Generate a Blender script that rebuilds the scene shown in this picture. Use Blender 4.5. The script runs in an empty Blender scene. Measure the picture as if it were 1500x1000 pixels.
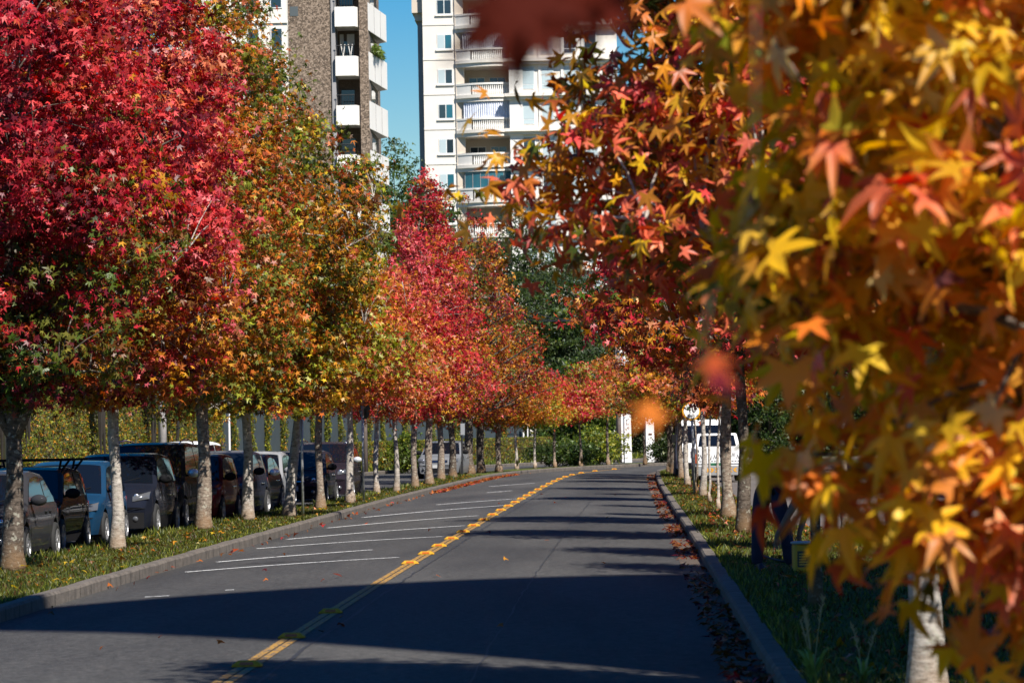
import bpy, math, random
import numpy as np
from mathutils import Vector, Matrix, Euler

random.seed(7)
rng = np.random.default_rng(7)
scene = bpy.context.scene
COL = scene.collection

# ------------------------------------------------------------------ camera
F = 5600.0                     # focal length in photo pixels (1500 wide)
CAMZ = 2.0
ROLL = math.radians(1.1)
_cx, _cy = 155.0, -123.0       # where the road's direction falls from the picture centre
_a = _cx*math.cos(ROLL)+_cy*math.sin(ROLL)
_b = -_cx*math.sin(ROLL)+_cy*math.cos(ROLL)
YAW = math.atan(_a/F); PITCH = math.atan(-_b/F)
fwd = Vector((-math.sin(YAW)*math.cos(PITCH), math.cos(YAW)*math.cos(PITCH), math.sin(PITCH)))
r0 = fwd.cross(Vector((0, 0, 1))).normalized()
u0 = r0.cross(fwd).normalized()
RT = r0*math.cos(ROLL)-u0*math.sin(ROLL)
UP = r0*math.sin(ROLL)+u0*math.cos(ROLL)
EYE = Vector((0, 0, CAMZ))
cam_d = bpy.data.cameras.new('camera'); cam = bpy.data.objects.new('camera', cam_d)
COL.objects.link(cam); scene.camera = cam
m3 = Matrix((RT, UP, -fwd)).transposed()
cam.matrix_world = Matrix.Translation(EYE) @ m3.to_4x4()
cam_d.sensor_width = 36.0; cam_d.lens = 36.0*F/1500.0
cam_d.clip_start = 0.5; cam_d.clip_end = 3000
cam_d.dof.use_dof = True; cam_d.dof.focus_distance = 78.0; cam_d.dof.aperture_fstop = 6.3

def ray(px, py):
    return (fwd + RT*((px-750.0)/F) + UP*((500.0-py)/F))
def G(px, py, z=0.0):
    d = ray(px, py); t = (z-CAMZ)/d.z
    p = EYE+d*t
    return Vector((p.x, p.y, z))
def P(px, py, Y):
    d = ray(px, py); return EYE+d*(Y/d.y)

# ------------------------------------------------------------------ scene bookkeeping
def tag(o, label=None, cat=None, group=None, kind=None):
    if label: o['label'] = label
    if cat: o['category'] = cat
    if group: o['group'] = group
    if kind: o['kind'] = kind
    return o
def empty(name, loc=(0, 0, 0), rz=0.0, label=None, cat=None, group=None):
    o = bpy.data.objects.new(name, None); COL.objects.link(o)
    o.location = loc; o.rotation_euler = (0, 0, rz); o.empty_display_size = .2
    return tag(o, label, cat, group)

class MB:
    """collects shapes, links them as one mesh object"""
    def __init__(s): s.v = []; s.f = []; s.m = []; s.smooth = False
    def add(s, vs, fs, mi=0):
        n = len(s.v); s.v += [tuple(v) for v in vs]
        s.f += [tuple(i+n for i in f) for f in fs]; s.m += [mi]*len(fs)
    def box(s, x0, x1, y0, y1, z0, z1, mi=0, c=None):
        vs = [(x0,y0,z0),(x1,y0,z0),(x1,y1,z0),(x0,y1,z0),(x0,y0,z1),(x1,y0,z1),(x1,y1,z1),(x0,y1,z1)]
        s.add(vs, [(3,2,1,0),(4,5,6,7),(0,1,5,4),(1,2,6,5),(2,3,7,6),(3,0,4,7)], mi)
    def prism(s, poly, z0, z1, mi=0):
        n = len(poly)
        vs = [(p[0],p[1],z0) for p in poly]+[(p[0],p[1],z1) for p in poly]
        s.add(vs, [tuple(range(n-1,-1,-1)), tuple(range(n,2*n))]+[(i,(i+1)%n,n+(i+1)%n,n+i) for i in range(n)], mi)
    def tube(s, pts, rad, sides=8, mi=0, jit=0.0, cap=True):
        pts = [Vector(p) for p in pts]
        if not hasattr(rad, '__len__'): rad = [rad]*len(pts)
        n0 = None; vs = []
        for i, p in enumerate(pts):
            t = (pts[min(i+1,len(pts)-1)]-pts[max(i-1,0)])
            if t.length < 1e-9: t = Vector((0,0,1))
            t.normalize()
            if n0 is None:
                ref = Vector((1,0,0)) if abs(t.x) < .8 else Vector((0,1,0))
                n0 = (ref-t*ref.dot(t)).normalized()
            else:
                n0 = (n0-t*n0.dot(t)).normalized()
            b = t.cross(n0)
            for k in range(sides):
                a = 2*math.pi*k/sides
                r = rad[i]*(1+jit*(random.random()-.5))
                vs.append(p+(n0*math.cos(a)+b*math.sin(a))*r)
        fs = []
        for i in range(len(pts)-1):
            for k in range(sides):
                k2 = (k+1)%sides
                fs.append((i*sides+k, i*sides+k2, (i+1)*sides+k2, (i+1)*sides+k))
        if cap:
            fs.append(tuple(range(sides-1,-1,-1))); L = (len(pts)-1)*sides
            fs.append(tuple(range(L, L+sides)))
        s.add(vs, fs, mi)
    def lathe(s, prof, axis='z', c=(0,0,0), sides=20, mi=0):
        """prof: (radius, along) pairs"""
        vs = []; n = len(prof)
        for k in range(sides):
            a = 2*math.pi*k/sides
            for r, h in prof:
                if axis == 'z': vs.append((c[0]+r*math.cos(a), c[1]+r*math.sin(a), c[2]+h))
                elif axis == 'x': vs.append((c[0]+h, c[1]+r*math.cos(a), c[2]+r*math.sin(a)))
                else: vs.append((c[0]+r*math.cos(a), c[1]+h, c[2]+r*math.sin(a)))
        fs = []
        for k in range(sides):
            k2 = (k+1)%sides
            for i in range(n-1):
                fs.append((k*n+i, k2*n+i, k2*n+i+1, k*n+i+1))
        s.add(vs, fs, mi)
    def grid(s, rows, mi=0, closed=False):
        n = len(rows[0]); vs = [p for r in rows for p in r]; fs = []
        for i in range(len(rows)-1):
            for k in range(n-1):
                fs.append((i*n+k, i*n+k+1, (i+1)*n+k+1, (i+1)*n+k))
        s.add(vs, fs, mi)
    def build(s, name, mats, parent=None, smooth=False, bevel=0):
        me = bpy.data.meshes.new(name); me.from_pydata([tuple(v) for v in s.v], [], s.f); 
        if not isinstance(mats, (list, tuple)): mats = [mats]
        for m in mats: me.materials.append(m)
        if any(s.m): me.polygons.foreach_set('material_index', s.m)
        if smooth: me.polygons.foreach_set('use_smooth', [True]*len(me.polygons))
        me.update()
        o = bpy.data.objects.new(name, me); COL.objects.link(o)
        if parent is not None: o.parent = parent
        if bevel:
            b = o.modifiers.new('bevel', 'BEVEL'); b.width = bevel; b.segments = 2; b.limit_method = 'ANGLE'
        return o

# ------------------------------------------------------------------ materials
MATS = {}
def nodes(name):
    m = bpy.data.materials.new(name); m.use_nodes = True
    nt = m.node_tree; b = nt.nodes['Principled BSDF']
    return m, nt, b
def N(nt, t, **kw):
    n = nt.nodes.new(t)
    for k, v in kw.items(): setattr(n, k, v)
    return n
def plain(name, col, rough=.6, metal=0.0, spec=.5, coat=0.0, var=.0, vscale=3.0, bump=0.0, bscale=30.0, emit=None):
    if name in MATS: return MATS[name]
    m, nt, b = nodes(name)
    b.inputs['Base Color'].default_value = (*col, 1); b.inputs['Roughness'].default_value = rough
    b.inputs['Metallic'].default_value = metal; b.inputs['Specular IOR Level'].default_value = spec
    if coat: b.inputs['Coat Weight'].default_value = coat; b.inputs['Coat Roughness'].default_value = .05
    if var or bump:
        tc = N(nt, 'ShaderNodeTexCoord')
    if var:
        nz = N(nt, 'ShaderNodeTexNoise'); nz.inputs['Scale'].default_value = vscale; nz.inputs['Detail'].default_value = 8
        nz.inputs['Roughness'].default_value = .65
        nt.links.new(tc.outputs['Object'], nz.inputs['Vector'])
        rp = N(nt, 'ShaderNodeValToRGB'); e = rp.color_ramp.elements
        e[0].position = .3; e[1].position = .7
        e[0].color = (*[c*(1-var) for c in col], 1); e[1].color = (*[min(1, c*(1+var)) for c in col], 1)
        nt.links.new(nz.outputs['Fac'], rp.inputs['Fac']); nt.links.new(rp.outputs['Color'], b.inputs['Base Color'])
    if bump:
        n2 = N(nt, 'ShaderNodeTexNoise'); n2.inputs['Scale'].default_value = bscale; n2.inputs['Detail'].default_value = 6
        nt.links.new(tc.outputs['Object'], n2.inputs['Vector'])
        bp = N(nt, 'ShaderNodeBump'); bp.inputs['Strength'].default_value = bump; bp.inputs['Distance'].default_value = .02
        nt.links.new(n2.outputs['Fac'], bp.inputs['Height']); nt.links.new(bp.outputs['Normal'], b.inputs['Normal'])
    MATS[name] = m
    return m

def leaf_material(name='autumn_leaf', trans=.38, rough=.42, spec=.35):
    m, nt, b = nodes(name)
    at = N(nt, 'ShaderNodeAttribute', attribute_name='leafcol')
    nt.links.new(at.outputs['Color'], b.inputs['Base Color'])
    b.inputs['Roughness'].default_value = rough; b.inputs['Specular IOR Level'].default_value = spec
    tr = N(nt, 'ShaderNodeBsdfTranslucent')
    hs = N(nt, 'ShaderNodeHueSaturation'); hs.inputs['Saturation'].default_value = 1.1; hs.inputs['Value'].default_value = 1.15
    nt.links.new(at.outputs['Color'], hs.inputs['Color']); nt.links.new(hs.outputs['Color'], tr.inputs['Color'])
    mx = N(nt, 'ShaderNodeMixShader'); mx.inputs[0].default_value = trans
    out = nt.nodes['Material Output']
    nt.links.new(b.outputs[0], mx.inputs[1]); nt.links.new(tr.outputs[0], mx.inputs[2]); nt.links.new(mx.outputs[0], out.inputs['Surface'])
    return m
M_LEAF = leaf_material()
M_GRASSB = leaf_material('grass_blade', .3, .5)

def bark(name, c1, c2, c3, stain=True):
    m, nt, b = nodes(name)
    tc = N(nt, 'ShaderNodeTexCoord')
    mp = N(nt, 'ShaderNodeMapping'); mp.inputs['Scale'].default_value = (9, 9, 22)
    nt.links.new(tc.outputs['Object'], mp.inputs['Vector'])
    nz = N(nt, 'ShaderNodeTexNoise'); nz.inputs['Scale'].default_value = 1.0; nz.inputs['Detail'].default_value = 9; nz.inputs['Roughness'].default_value = .75
    nt.links.new(mp.outputs[0], nz.inputs['Vector'])
    rp = N(nt, 'ShaderNodeValToRGB'); e = rp.color_ramp.elements
    e[0].position = .36; e[0].color = (*c1, 1); e[1].position = .66; e[1].color = (*c3, 1)
    k = e.new(.5); k.color = (*c2, 1)
    nt.links.new(nz.outputs['Fac'], rp.inputs['Fac'])
    col = rp.outputs['Color']
    # lichen patches
    n3 = N(nt, 'ShaderNodeTexNoise'); n3.inputs['Scale'].default_value = 14; n3.inputs['Detail'].default_value = 4
    nt.links.new(tc.outputs['Object'], n3.inputs['Vector'])
    r3 = N(nt, 'ShaderNodeValToRGB'); r3.color_ramp.elements[0].position = .58; r3.color_ramp.elements[1].position = .64
    nt.links.new(n3.outputs['Fac'], r3.inputs['Fac'])
    mxl = N(nt, 'ShaderNodeMix', data_type='RGBA'); mxl.inputs['B'].default_value = (.38, .37, .30, 1)
    ml = N(nt, 'ShaderNodeMath', operation='MULTIPLY'); ml.inputs[1].default_value = .55
    nt.links.new(r3.outputs['Color'], ml.inputs[0]); nt.links.new(ml.outputs[0], mxl.inputs['Factor'])
    nt.links.new(col, mxl.inputs['A']); col = mxl.outputs['Result']
    if stain:   # soil splashed up the foot of the trunk
        sx = N(nt, 'ShaderNodeSeparateXYZ'); nt.links.new(tc.outputs['Object'], sx.inputs[0])
        n2 = N(nt, 'ShaderNodeTexNoise'); n2.inputs['Scale'].default_value = 7; nt.links.new(tc.outputs['Object'], n2.inputs['Vector'])
        ad = N(nt, 'ShaderNodeMath', operation='MULTIPLY_ADD'); ad.inputs[1].default_value = .55
        nt.links.new(n2.outputs['Fac'], ad.inputs[0]); nt.links.new(sx.outputs['Z'], ad.inputs[2])
        mr = N(nt, 'ShaderNodeMapRange'); mr.inputs['From Min'].default_value = .42; mr.inputs['From Max'].default_value = .75
        mr.inputs['To Min'].default_value = .55; mr.inputs['To Max'].default_value = 0
        nt.links.new(ad.outputs[0], mr.inputs['Value'])
        mx = N(nt, 'ShaderNodeMix', data_type='RGBA'); mx.inputs['B'].default_value = (.22, .125, .055, 1)
        nt.links.new(mr.outputs[0], mx.inputs['Factor']); nt.links.new(col, mx.inputs['A']); col = mx.outputs['Result']
    nt.links.new(col, b.inputs['Base Color'])
    b.inputs['Roughness'].default_value = .9; b.inputs['Specular IOR Level'].default_value = .15
    bp = N(nt, 'ShaderNodeBump'); bp.inputs['Strength'].default_value = .7; bp.inputs['Distance'].default_value = .03
    nt.links.new(nz.outputs['Fac'], bp.inputs['Height']); nt.links.new(bp.outputs['Normal'], b.inputs['Normal'])
    return m
M_BARK_PALE = bark('bark_pale', (.12, .10, .085), (.36, .32, .28), (.52, .47, .42))
M_BARK = bark('bark_brown', (.06, .045, .035), (.20, .155, .12), (.34, .28, .22))
M_BARK_DARK = bark('bark_dark', (.03, .022, .018), (.09, .07, .055), (.17, .135, .11))

def asphalt(name, base, crack=True):
    m, nt, b = nodes(name)
    tc = N(nt, 'ShaderNodeTexCoord')
    n1 = N(nt, 'ShaderNodeTexNoise'); n1.inputs['Scale'].default_value = 45; n1.inputs['Detail'].default_value = 8; n1.inputs['Roughness'].default_value = .8
    n2 = N(nt, 'ShaderNodeTexNoise'); n2.inputs['Scale'].default_value = .35; n2.inputs['Detail'].default_value = 6
    mp = N(nt, 'ShaderNodeMapping'); mp.inputs['Scale'].default_value = (1.6, .22, 1)
    nt.links.new(tc.outputs['Object'], n1.inputs['Vector']); nt.links.new(tc.outputs['Object'], mp.inputs['Vector']); nt.links.new(mp.outputs[0], n2.inputs['Vector'])
    r1 = N(nt, 'ShaderNodeValToRGB'); e = r1.color_ramp.elements
    e[0].position = .3; e[0].color = (*[c*.6 for c in base], 1); e[1].position = .72; e[1].color = (*[c*1.5 for c in base], 1)
    nt.links.new(n1.outputs['Fac'], r1.inputs['Fac'])
    r2 = N(nt, 'ShaderNodeValToRGB'); e = r2.color_ramp.elements
    e[0].position = .35; e[0].color = (.66, .66, .67, 1); e[1].position = .68; e[1].color = (1.28, 1.26, 1.22, 1)
    nt.links.new(n2.outputs['Fac'], r2.inputs['Fac'])
    mx = N(nt, 'ShaderNodeMix', data_type='RGBA', blend_type='MULTIPLY'); mx.inputs['Factor'].default_value = 1
    nt.links.new(r1.outputs['Color'], mx.inputs['A']); nt.links.new(r2.outputs['Color'], mx.inputs['B'])
    n4 = N(nt, 'ShaderNodeTexNoise'); n4.inputs['Scale'].default_value = 11; n4.inputs['Detail'].default_value = 5; n4.inputs['Roughness'].default_value = .8
    nt.links.new(tc.outputs['Object'], n4.inputs['Vector'])
    r4 = N(nt, 'ShaderNodeValToRGB'); e = r4.color_ramp.elements
    e[0].position = .36; e[0].color = (.5, .5, .5, 1); e[1].position = .64; e[1].color = (1.6, 1.6, 1.6, 1)
    nt.links.new(n4.outputs['Fac'], r4.inputs['Fac'])
    mx4 = N(nt, 'ShaderNodeMix', data_type='RGBA', blend_type='MULTIPLY'); mx4.inputs['Factor'].default_value = 1
    nt.links.new(mx.outputs['Result'], mx4.inputs['A']); nt.links.new(r4.outputs['Color'], mx4.inputs['B']); mx = mx4
    # pale grit
    v = N(nt, 'ShaderNodeTexVoronoi'); v.inputs['Scale'].default_value = 26
    nt.links.new(tc.outputs['Object'], v.inputs['Vector'])
    rv = N(nt, 'ShaderNodeValToRGB'); rv.color_ramp.elements[0].position = .10; rv.color_ramp.elements[0].color = (.55,)*3+(1,)
    rv.color_ramp.elements[1].position = .16; rv.color_ramp.elements[1].color = (0, 0, 0, 1)
    nt.links.new(v.outputs['Distance'], rv.inputs['Fac'])
    m2 = N(nt, 'ShaderNodeMix', data_type='RGBA'); m2.inputs['B'].default_value = (.30, .29, .28, 1)
    nt.links.new(rv.outputs['Color'], m2.inputs['Factor']); nt.links.new(mx.outputs['Result'], m2.inputs['A'])
    nt.links.new(m2.outputs['Result'], b.inputs['Base Color'])
    b.inputs['Roughness'].default_value = .85; b.inputs['Specular IOR Level'].default_value = .25
    bp = N(nt, 'ShaderNodeBump'); bp.inputs['Strength'].default_value = .35; bp.inputs['Distance'].default_value = .01
    nt.links.new(n1.outputs['Fac'], bp.inputs['Height']); nt.links.new(bp.outputs['Normal'], b.inputs['Normal'])
    return m
M_ASPH = asphalt('asphalt', (.047, .0455, .044))
M_ASPH2 = asphalt('asphalt_lane', (.055, .053, .053))

def paint(name, col, wear=.5, under=(.06, .06, .065)):
    m, nt, b = nodes(name)
    tc = N(nt, 'ShaderNodeTexCoord')
    nz = N(nt, 'ShaderNodeTexNoise'); nz.inputs['Scale'].default_value = 9; nz.inputs['Detail'].default_value = 9; nz.inputs['Roughness'].default_value = .75
    mp = N(nt, 'ShaderNodeMapping'); mp.inputs['Scale'].default_value = (2.2, .5, 1)
    nt.links.new(tc.outputs['Object'], mp.inputs['Vector']); nt.links.new(mp.outputs[0], nz.inputs['Vector'])
    rp = N(nt, 'ShaderNodeValToRGB'); e = rp.color_ramp.elements
    e[0].position = wear-.08; e[0].color = (*under, 1); e[1].position = wear+.06; e[1].color = (*col, 1)
    nt.links.new(nz.outputs['Fac'], rp.inputs['Fac']); nt.links.new(rp.outputs['Color'], b.inputs['Base Color'])
    b.inputs['Roughness'].default_value = .7
    return m
M_YELLOW = paint('worn_yellow_paint', (.36, .19, .022), .48)
M_WHITEP = paint('worn_white_paint', (.62, .62, .6), .43)

def grass_ground(name, cols, scale=3.0):
    m, nt, b = nodes(name)
    tc = N(nt, 'ShaderNodeTexCoord')
    nz = N(nt, 'ShaderNodeTexNoise'); nz.inputs['Scale'].default_value = scale; nz.inputs['Detail'].default_value = 10; nz.inputs['Roughness'].default_value = .75
    nt.links.new(tc.outputs['Object'], nz.inputs['Vector'])
    rp = N(nt, 'ShaderNodeValToRGB'); e = rp.color_ramp.elements
    e[0].position = .32; e[0].color = (*cols[0], 1); e[1].position = .68; e[1].color = (*cols[2], 1)
    k = e.new(.5); k.color = (*cols[1], 1)
    nt.links.new(nz.outputs['Fac'], rp.inputs['Fac']); nt.links.new(rp.outputs['Color'], b.inputs['Base Color'])
    b.inputs['Roughness'].default_value = .95; b.inputs['Specular IOR Level'].default_value = .1
    return m
M_TURF = grass_ground('turf_soil', ((.05, .04, .02), (.07, .085, .018), (.11, .13, .03)))
M_SOIL = grass_ground('ground_soil', ((.03, .03, .015), (.05, .06, .02), (.08, .08, .03)), .6)
M_KERB = plain('kerb_concrete', (.105, .088, .072), .9, var=.45, vscale=5, bump=.5, bscale=25)
M_GUTTER = plain('gutter_dirt', (.07, .05, .035), .95, var=.5, vscale=4)
M_PAVE = plain('paving', (.10, .085, .075), .9, var=.3, vscale=2)

# ------------------------------------------------------------------ fast mesh from numpy
def np_mesh(name, V, tris, cols, mat, parent=None, attr='leafcol'):
    me = bpy.data.meshes.new(name)
    nv = len(V); nf = len(tris)
    me.vertices.add(nv); me.vertices.foreach_set('co', np.ascontiguousarray(V, dtype=np.float32).ravel())
    me.loops.add(nf*3); me.loops.foreach_set('vertex_index', np.ascontiguousarray(tris, dtype=np.int32).ravel())
    me.polygons.add(nf); me.polygons.foreach_set('loop_start', np.arange(0, nf*3, 3, dtype=np.int32))
    try: me.polygons.foreach_set('loop_total', np.full(nf, 3, dtype=np.int32))
    except Exception: pass
    if cols is not None:
        a = me.attributes.new(attr, 'FLOAT_COLOR', 'POINT')
        c = np.ones((nv, 4), dtype=np.float32); c[:, :3] = cols
        a.data.foreach_set('color', c.ravel())
    me.materials.append(mat); me.update(calc_edges=True); me.validate()
    o = bpy.data.objects.new(name, me); COL.objects.link(o)
    if parent is not None: o.parent = parent
    return o

def star(detail):
    """a five-lobed sweetgum leaf, stalk end at the origin"""
    tips = [(-20, .62), (36, .92), (90, 1.05), (144, .92), (200, .62)]
    pts = [(0, 0, 0)]; rad = [0]
    def add(a, r): 
        a = math.radians(a); pts.append((r*math.cos(a), r*math.sin(a)+.0, 0)); rad.append(r)
    for i, (a, r) in enumerate(tips):
        if detail == 2:
            add(a-13, r*.62); add(a, r); add(a+13, r*.62)
        elif detail == 1: add(a, r)
        else:
            if i in (0, 2, 4): add(a if i == 2 else (10 if i == 0 else 170), r*1.1)
        if i < 4 and detail:
            add((a+tips[i+1][0])/2, .36)
        elif detail == 0 and i in (1, 3): add(62 if i == 1 else 118, .42)
    T = np.array(pts); R = np.array(rad)
    T[:, 2] = -.28*R**2 + .10*np.abs(T[:, 0])
    tri = np.array([(0, i, i+1) for i in range(1, len(pts)-1)])
    return T, tri, R
STARS = [star(0), star(1), star(2)]

def place_leaves(pos, nrm, size, col, detail, gen, col_edge=None):
    """pos (n,3) nrm (n,3) size (n,) col (n,3) -> verts, tris, cols"""
    T, tri, R = STARS[detail]
    n = len(pos)
    nrm = nrm/np.linalg.norm(nrm, axis=1, keepdims=True)
    rv = gen.normal(size=(n, 3)); rv[:, 2] -= .8           # leaf tip tends to hang
    y = rv-nrm*np.sum(rv*nrm, 1, keepdims=True); y /= np.linalg.norm(y, axis=1, keepdims=True)
    x = np.cross(y, nrm)
    curl = gen.uniform(.3, 2.6, n)
    TT = np.repeat(T[None], n, 0).copy(); TT[:, :, 2] *= curl[:, None]; TT[:, :, 0] *= gen.uniform(.72, 1.1, n)[:, None]
    V = pos[:, None, :] + size[:, None, None]*(TT[:, :, 0:1]*x[:, None, :]+TT[:, :, 1:2]*y[:, None, :]+TT[:, :, 2:3]*nrm[:, None, :])
    k = len(T)
    tris = (tri[None]+(np.arange(n)*k)[:, None, None]).reshape(-1, 3)
    C = np.repeat(col[:, None, :], k, 1)
    if col_edge is not None:
        w = np.clip(R, 0, 1)[None, :, None]
        C = C*(1-w)+col_edge[:, None, :]*w
    return V.reshape(-1, 3), tris, C.reshape(-1, 3)

# leaf colours (reflectance)
CR = dict(crimson=(.42, .020, .036), red=(.58, .050, .050), pink=(.62, .10, .115), maroon=(.14, .014, .022), orange=(.50, .14, .022),
          amber=(.55, .24, .02), yellow=(.62, .40, .025), lime=(.30, .31, .03), green=(.085, .125, .016), dark=(.035, .055, .012),
          brown=(.20, .075, .022), salmon=(.58, .17, .08), mauve=(.17, .075, .085), rust=(.33, .055, .016), olive=(.15, .15, .022),
          cream=(.62, .50, .20), pine=(.035, .065, .014), sage=(.052,.082,.030))

CR.update(gold=(.82,.50,.015), tangerine=(.78,.22,.02), coral=(.76,.15,.08), apricot=(.78,.36,.04))
def crown_mesh(name, parent, n, H0, H1, R, prof, pal, gen, size, detail=1, cl=26, crad=.42, shell=.45, edge=.0, loc=(0, 0), spread=None, updir=.55, lobe=1.0, rnd=.75, leafmat=None, span=(0, 1), patch=.9, reach=None):
    """n leaves in clusters through a crown from height H0 to H1; pal: (colour, weight at the foot, weight at the top)"""
    nc = max(12, n//cl)
    ts = np.linspace(0, 1, 400); rr = np.array([prof(t) for t in ts])
    w = rr**1.6+.01; cdf = np.cumsum(w)/w.sum()
    t = np.interp(gen.random(nc), cdf, ts)
    ang = gen.random(nc)*2*np.pi
    ph = gen.random(6)*6.28
    lob = 1+lobe*(.17*np.sin(2*ang+ph[0]+5*t)+.12*np.sin(3*ang+ph[1]-9*t)+.12*np.sin(13*t+ph[2]+ang)+.06*np.sin(29*t+ph[3]+2*ang))
    rho = gen.random(nc)**shell
    rad = R*np.interp(t, ts, rr)*lob*rho
    C = np.stack([np.cos(ang)*rad, np.sin(ang)*rad, H0+(H1-H0)*t], 1)
    C[:, 0] += loc[0]; C[:, 1] += loc[1]
    # colour by clump: neighbours alike
    cols = np.array([CR[p[0]] for p in pal]); wb = np.array([p[1] for p in pal], float); wt = np.array([p[2] for p in pal], float)
    ff = gen.normal(size=(len(pal), 3))*np.array([.9, .9, .7]); fo = gen.random(len(pal))*6.28
    fld = 1.0+patch*np.sin(C@ff.T+fo)                                   # smooth patches of each colour
    tt = np.clip((t-span[0])/(span[1]-span[0]), 0, 1)[:, None]
    pr = (wb*(1-tt)+wt*tt)*np.clip(fld, .06, None)
    pr /= pr.sum(1, keepdims=True)
    cum = np.cumsum(pr, 1)
    pick = lambda idx: (gen.random(len(idx))[:, None] > cum[idx]).sum(1).clip(0, len(pal)-1)
    cpick = pick(np.arange(nc))
    ci = np.repeat(np.arange(nc), cl)
    nl = len(ci)
    lp = np.where(gen.random(nl) < .62, cpick[ci], pick(ci))
    col = cols[lp]*gen.uniform(.62, 1.25, (nl, 1))*gen.uniform(.88, 1.12, (nl, 3))
    off = gen.normal(size=(nl, 3))*np.array([1, 1, .55])*crad*gen.uniform(.55, 1.25, nc)[ci][:, None]*.62
    pos = C[ci]+off
    if reach:      # keep stragglers within the crown's own reach
        d_ = np.hypot(pos[:, 0]-loc[0], pos[:, 1]-loc[1]); k_ = np.minimum(1, reach*(1+.09*np.sin(pos[:, 2]*6.3)+.05*np.sin(pos[:, 2]*15))*gen.uniform(.86, 1.05, nl)/np.maximum(d_, 1e-6))
        pos[:, 0] = loc[0]+(pos[:, 0]-loc[0])*k_; pos[:, 1] = loc[1]+(pos[:, 1]-loc[1])*k_
    out = pos-np.array([loc[0], loc[1], 0]); out[:, 2] = 0
    out /= (np.linalg.norm(out, axis=1, keepdims=True)+1e-6)
    nrm = out*.55+np.array([0, 0, updir])+gen.normal(size=(nl, 3))*rnd
    sz = size*gen.uniform(.6, 1.18, nl)
    ce = None
    if edge:
        ce = cols[pick(ci)]*gen.uniform(.7, 1.2, (nl, 1)); ce = col*(1-edge)+ce*edge
    V, T, CC = place_leaves(pos, nrm, sz, col, detail, gen, ce)
    o = np_mesh(name, V, T, CC, leafmat or M_LEAF, parent)
    return o, C, rad/ (R*np.interp(t, ts, rr)+1e-6)

def prof_cone(t):     # sweetgum: broad low, tapering to a point
    return min(1, (t/.16)**.6) * (1-t)**.62 * 1.12 if t < 1 else 0
def prof_oval(t):
    return max(0, math.sin(math.pi*min(1, t*.93+.07)))**.62
def prof_hang(t):
    return lerp1([(0,.22),(.07,.50),(.15,.80),(.26,.98),(.34,1.05),(.62,1.02),(.85,.75),(1,.1)], t)
def lerp1(pts, v):
    return float(np.interp(v, [p[0] for p in pts], [p[1] for p in pts]))
def prof_egg(t):
    return .42+.58*(t/.33)**.8 if t < .33 else max(0, 1-((t-.33)/.67)**1.9)**.8
def prof_peak(t):
    return lerp1([(0,.6),(.3,1),(.52,.95),(.6,.75),(.73,.46),(.835,.22),(1,.02)], t)
def prof_spread(t):
    return min(1, (t/.10+.25)**.5)*max(0, 1-t)**.42

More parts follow.
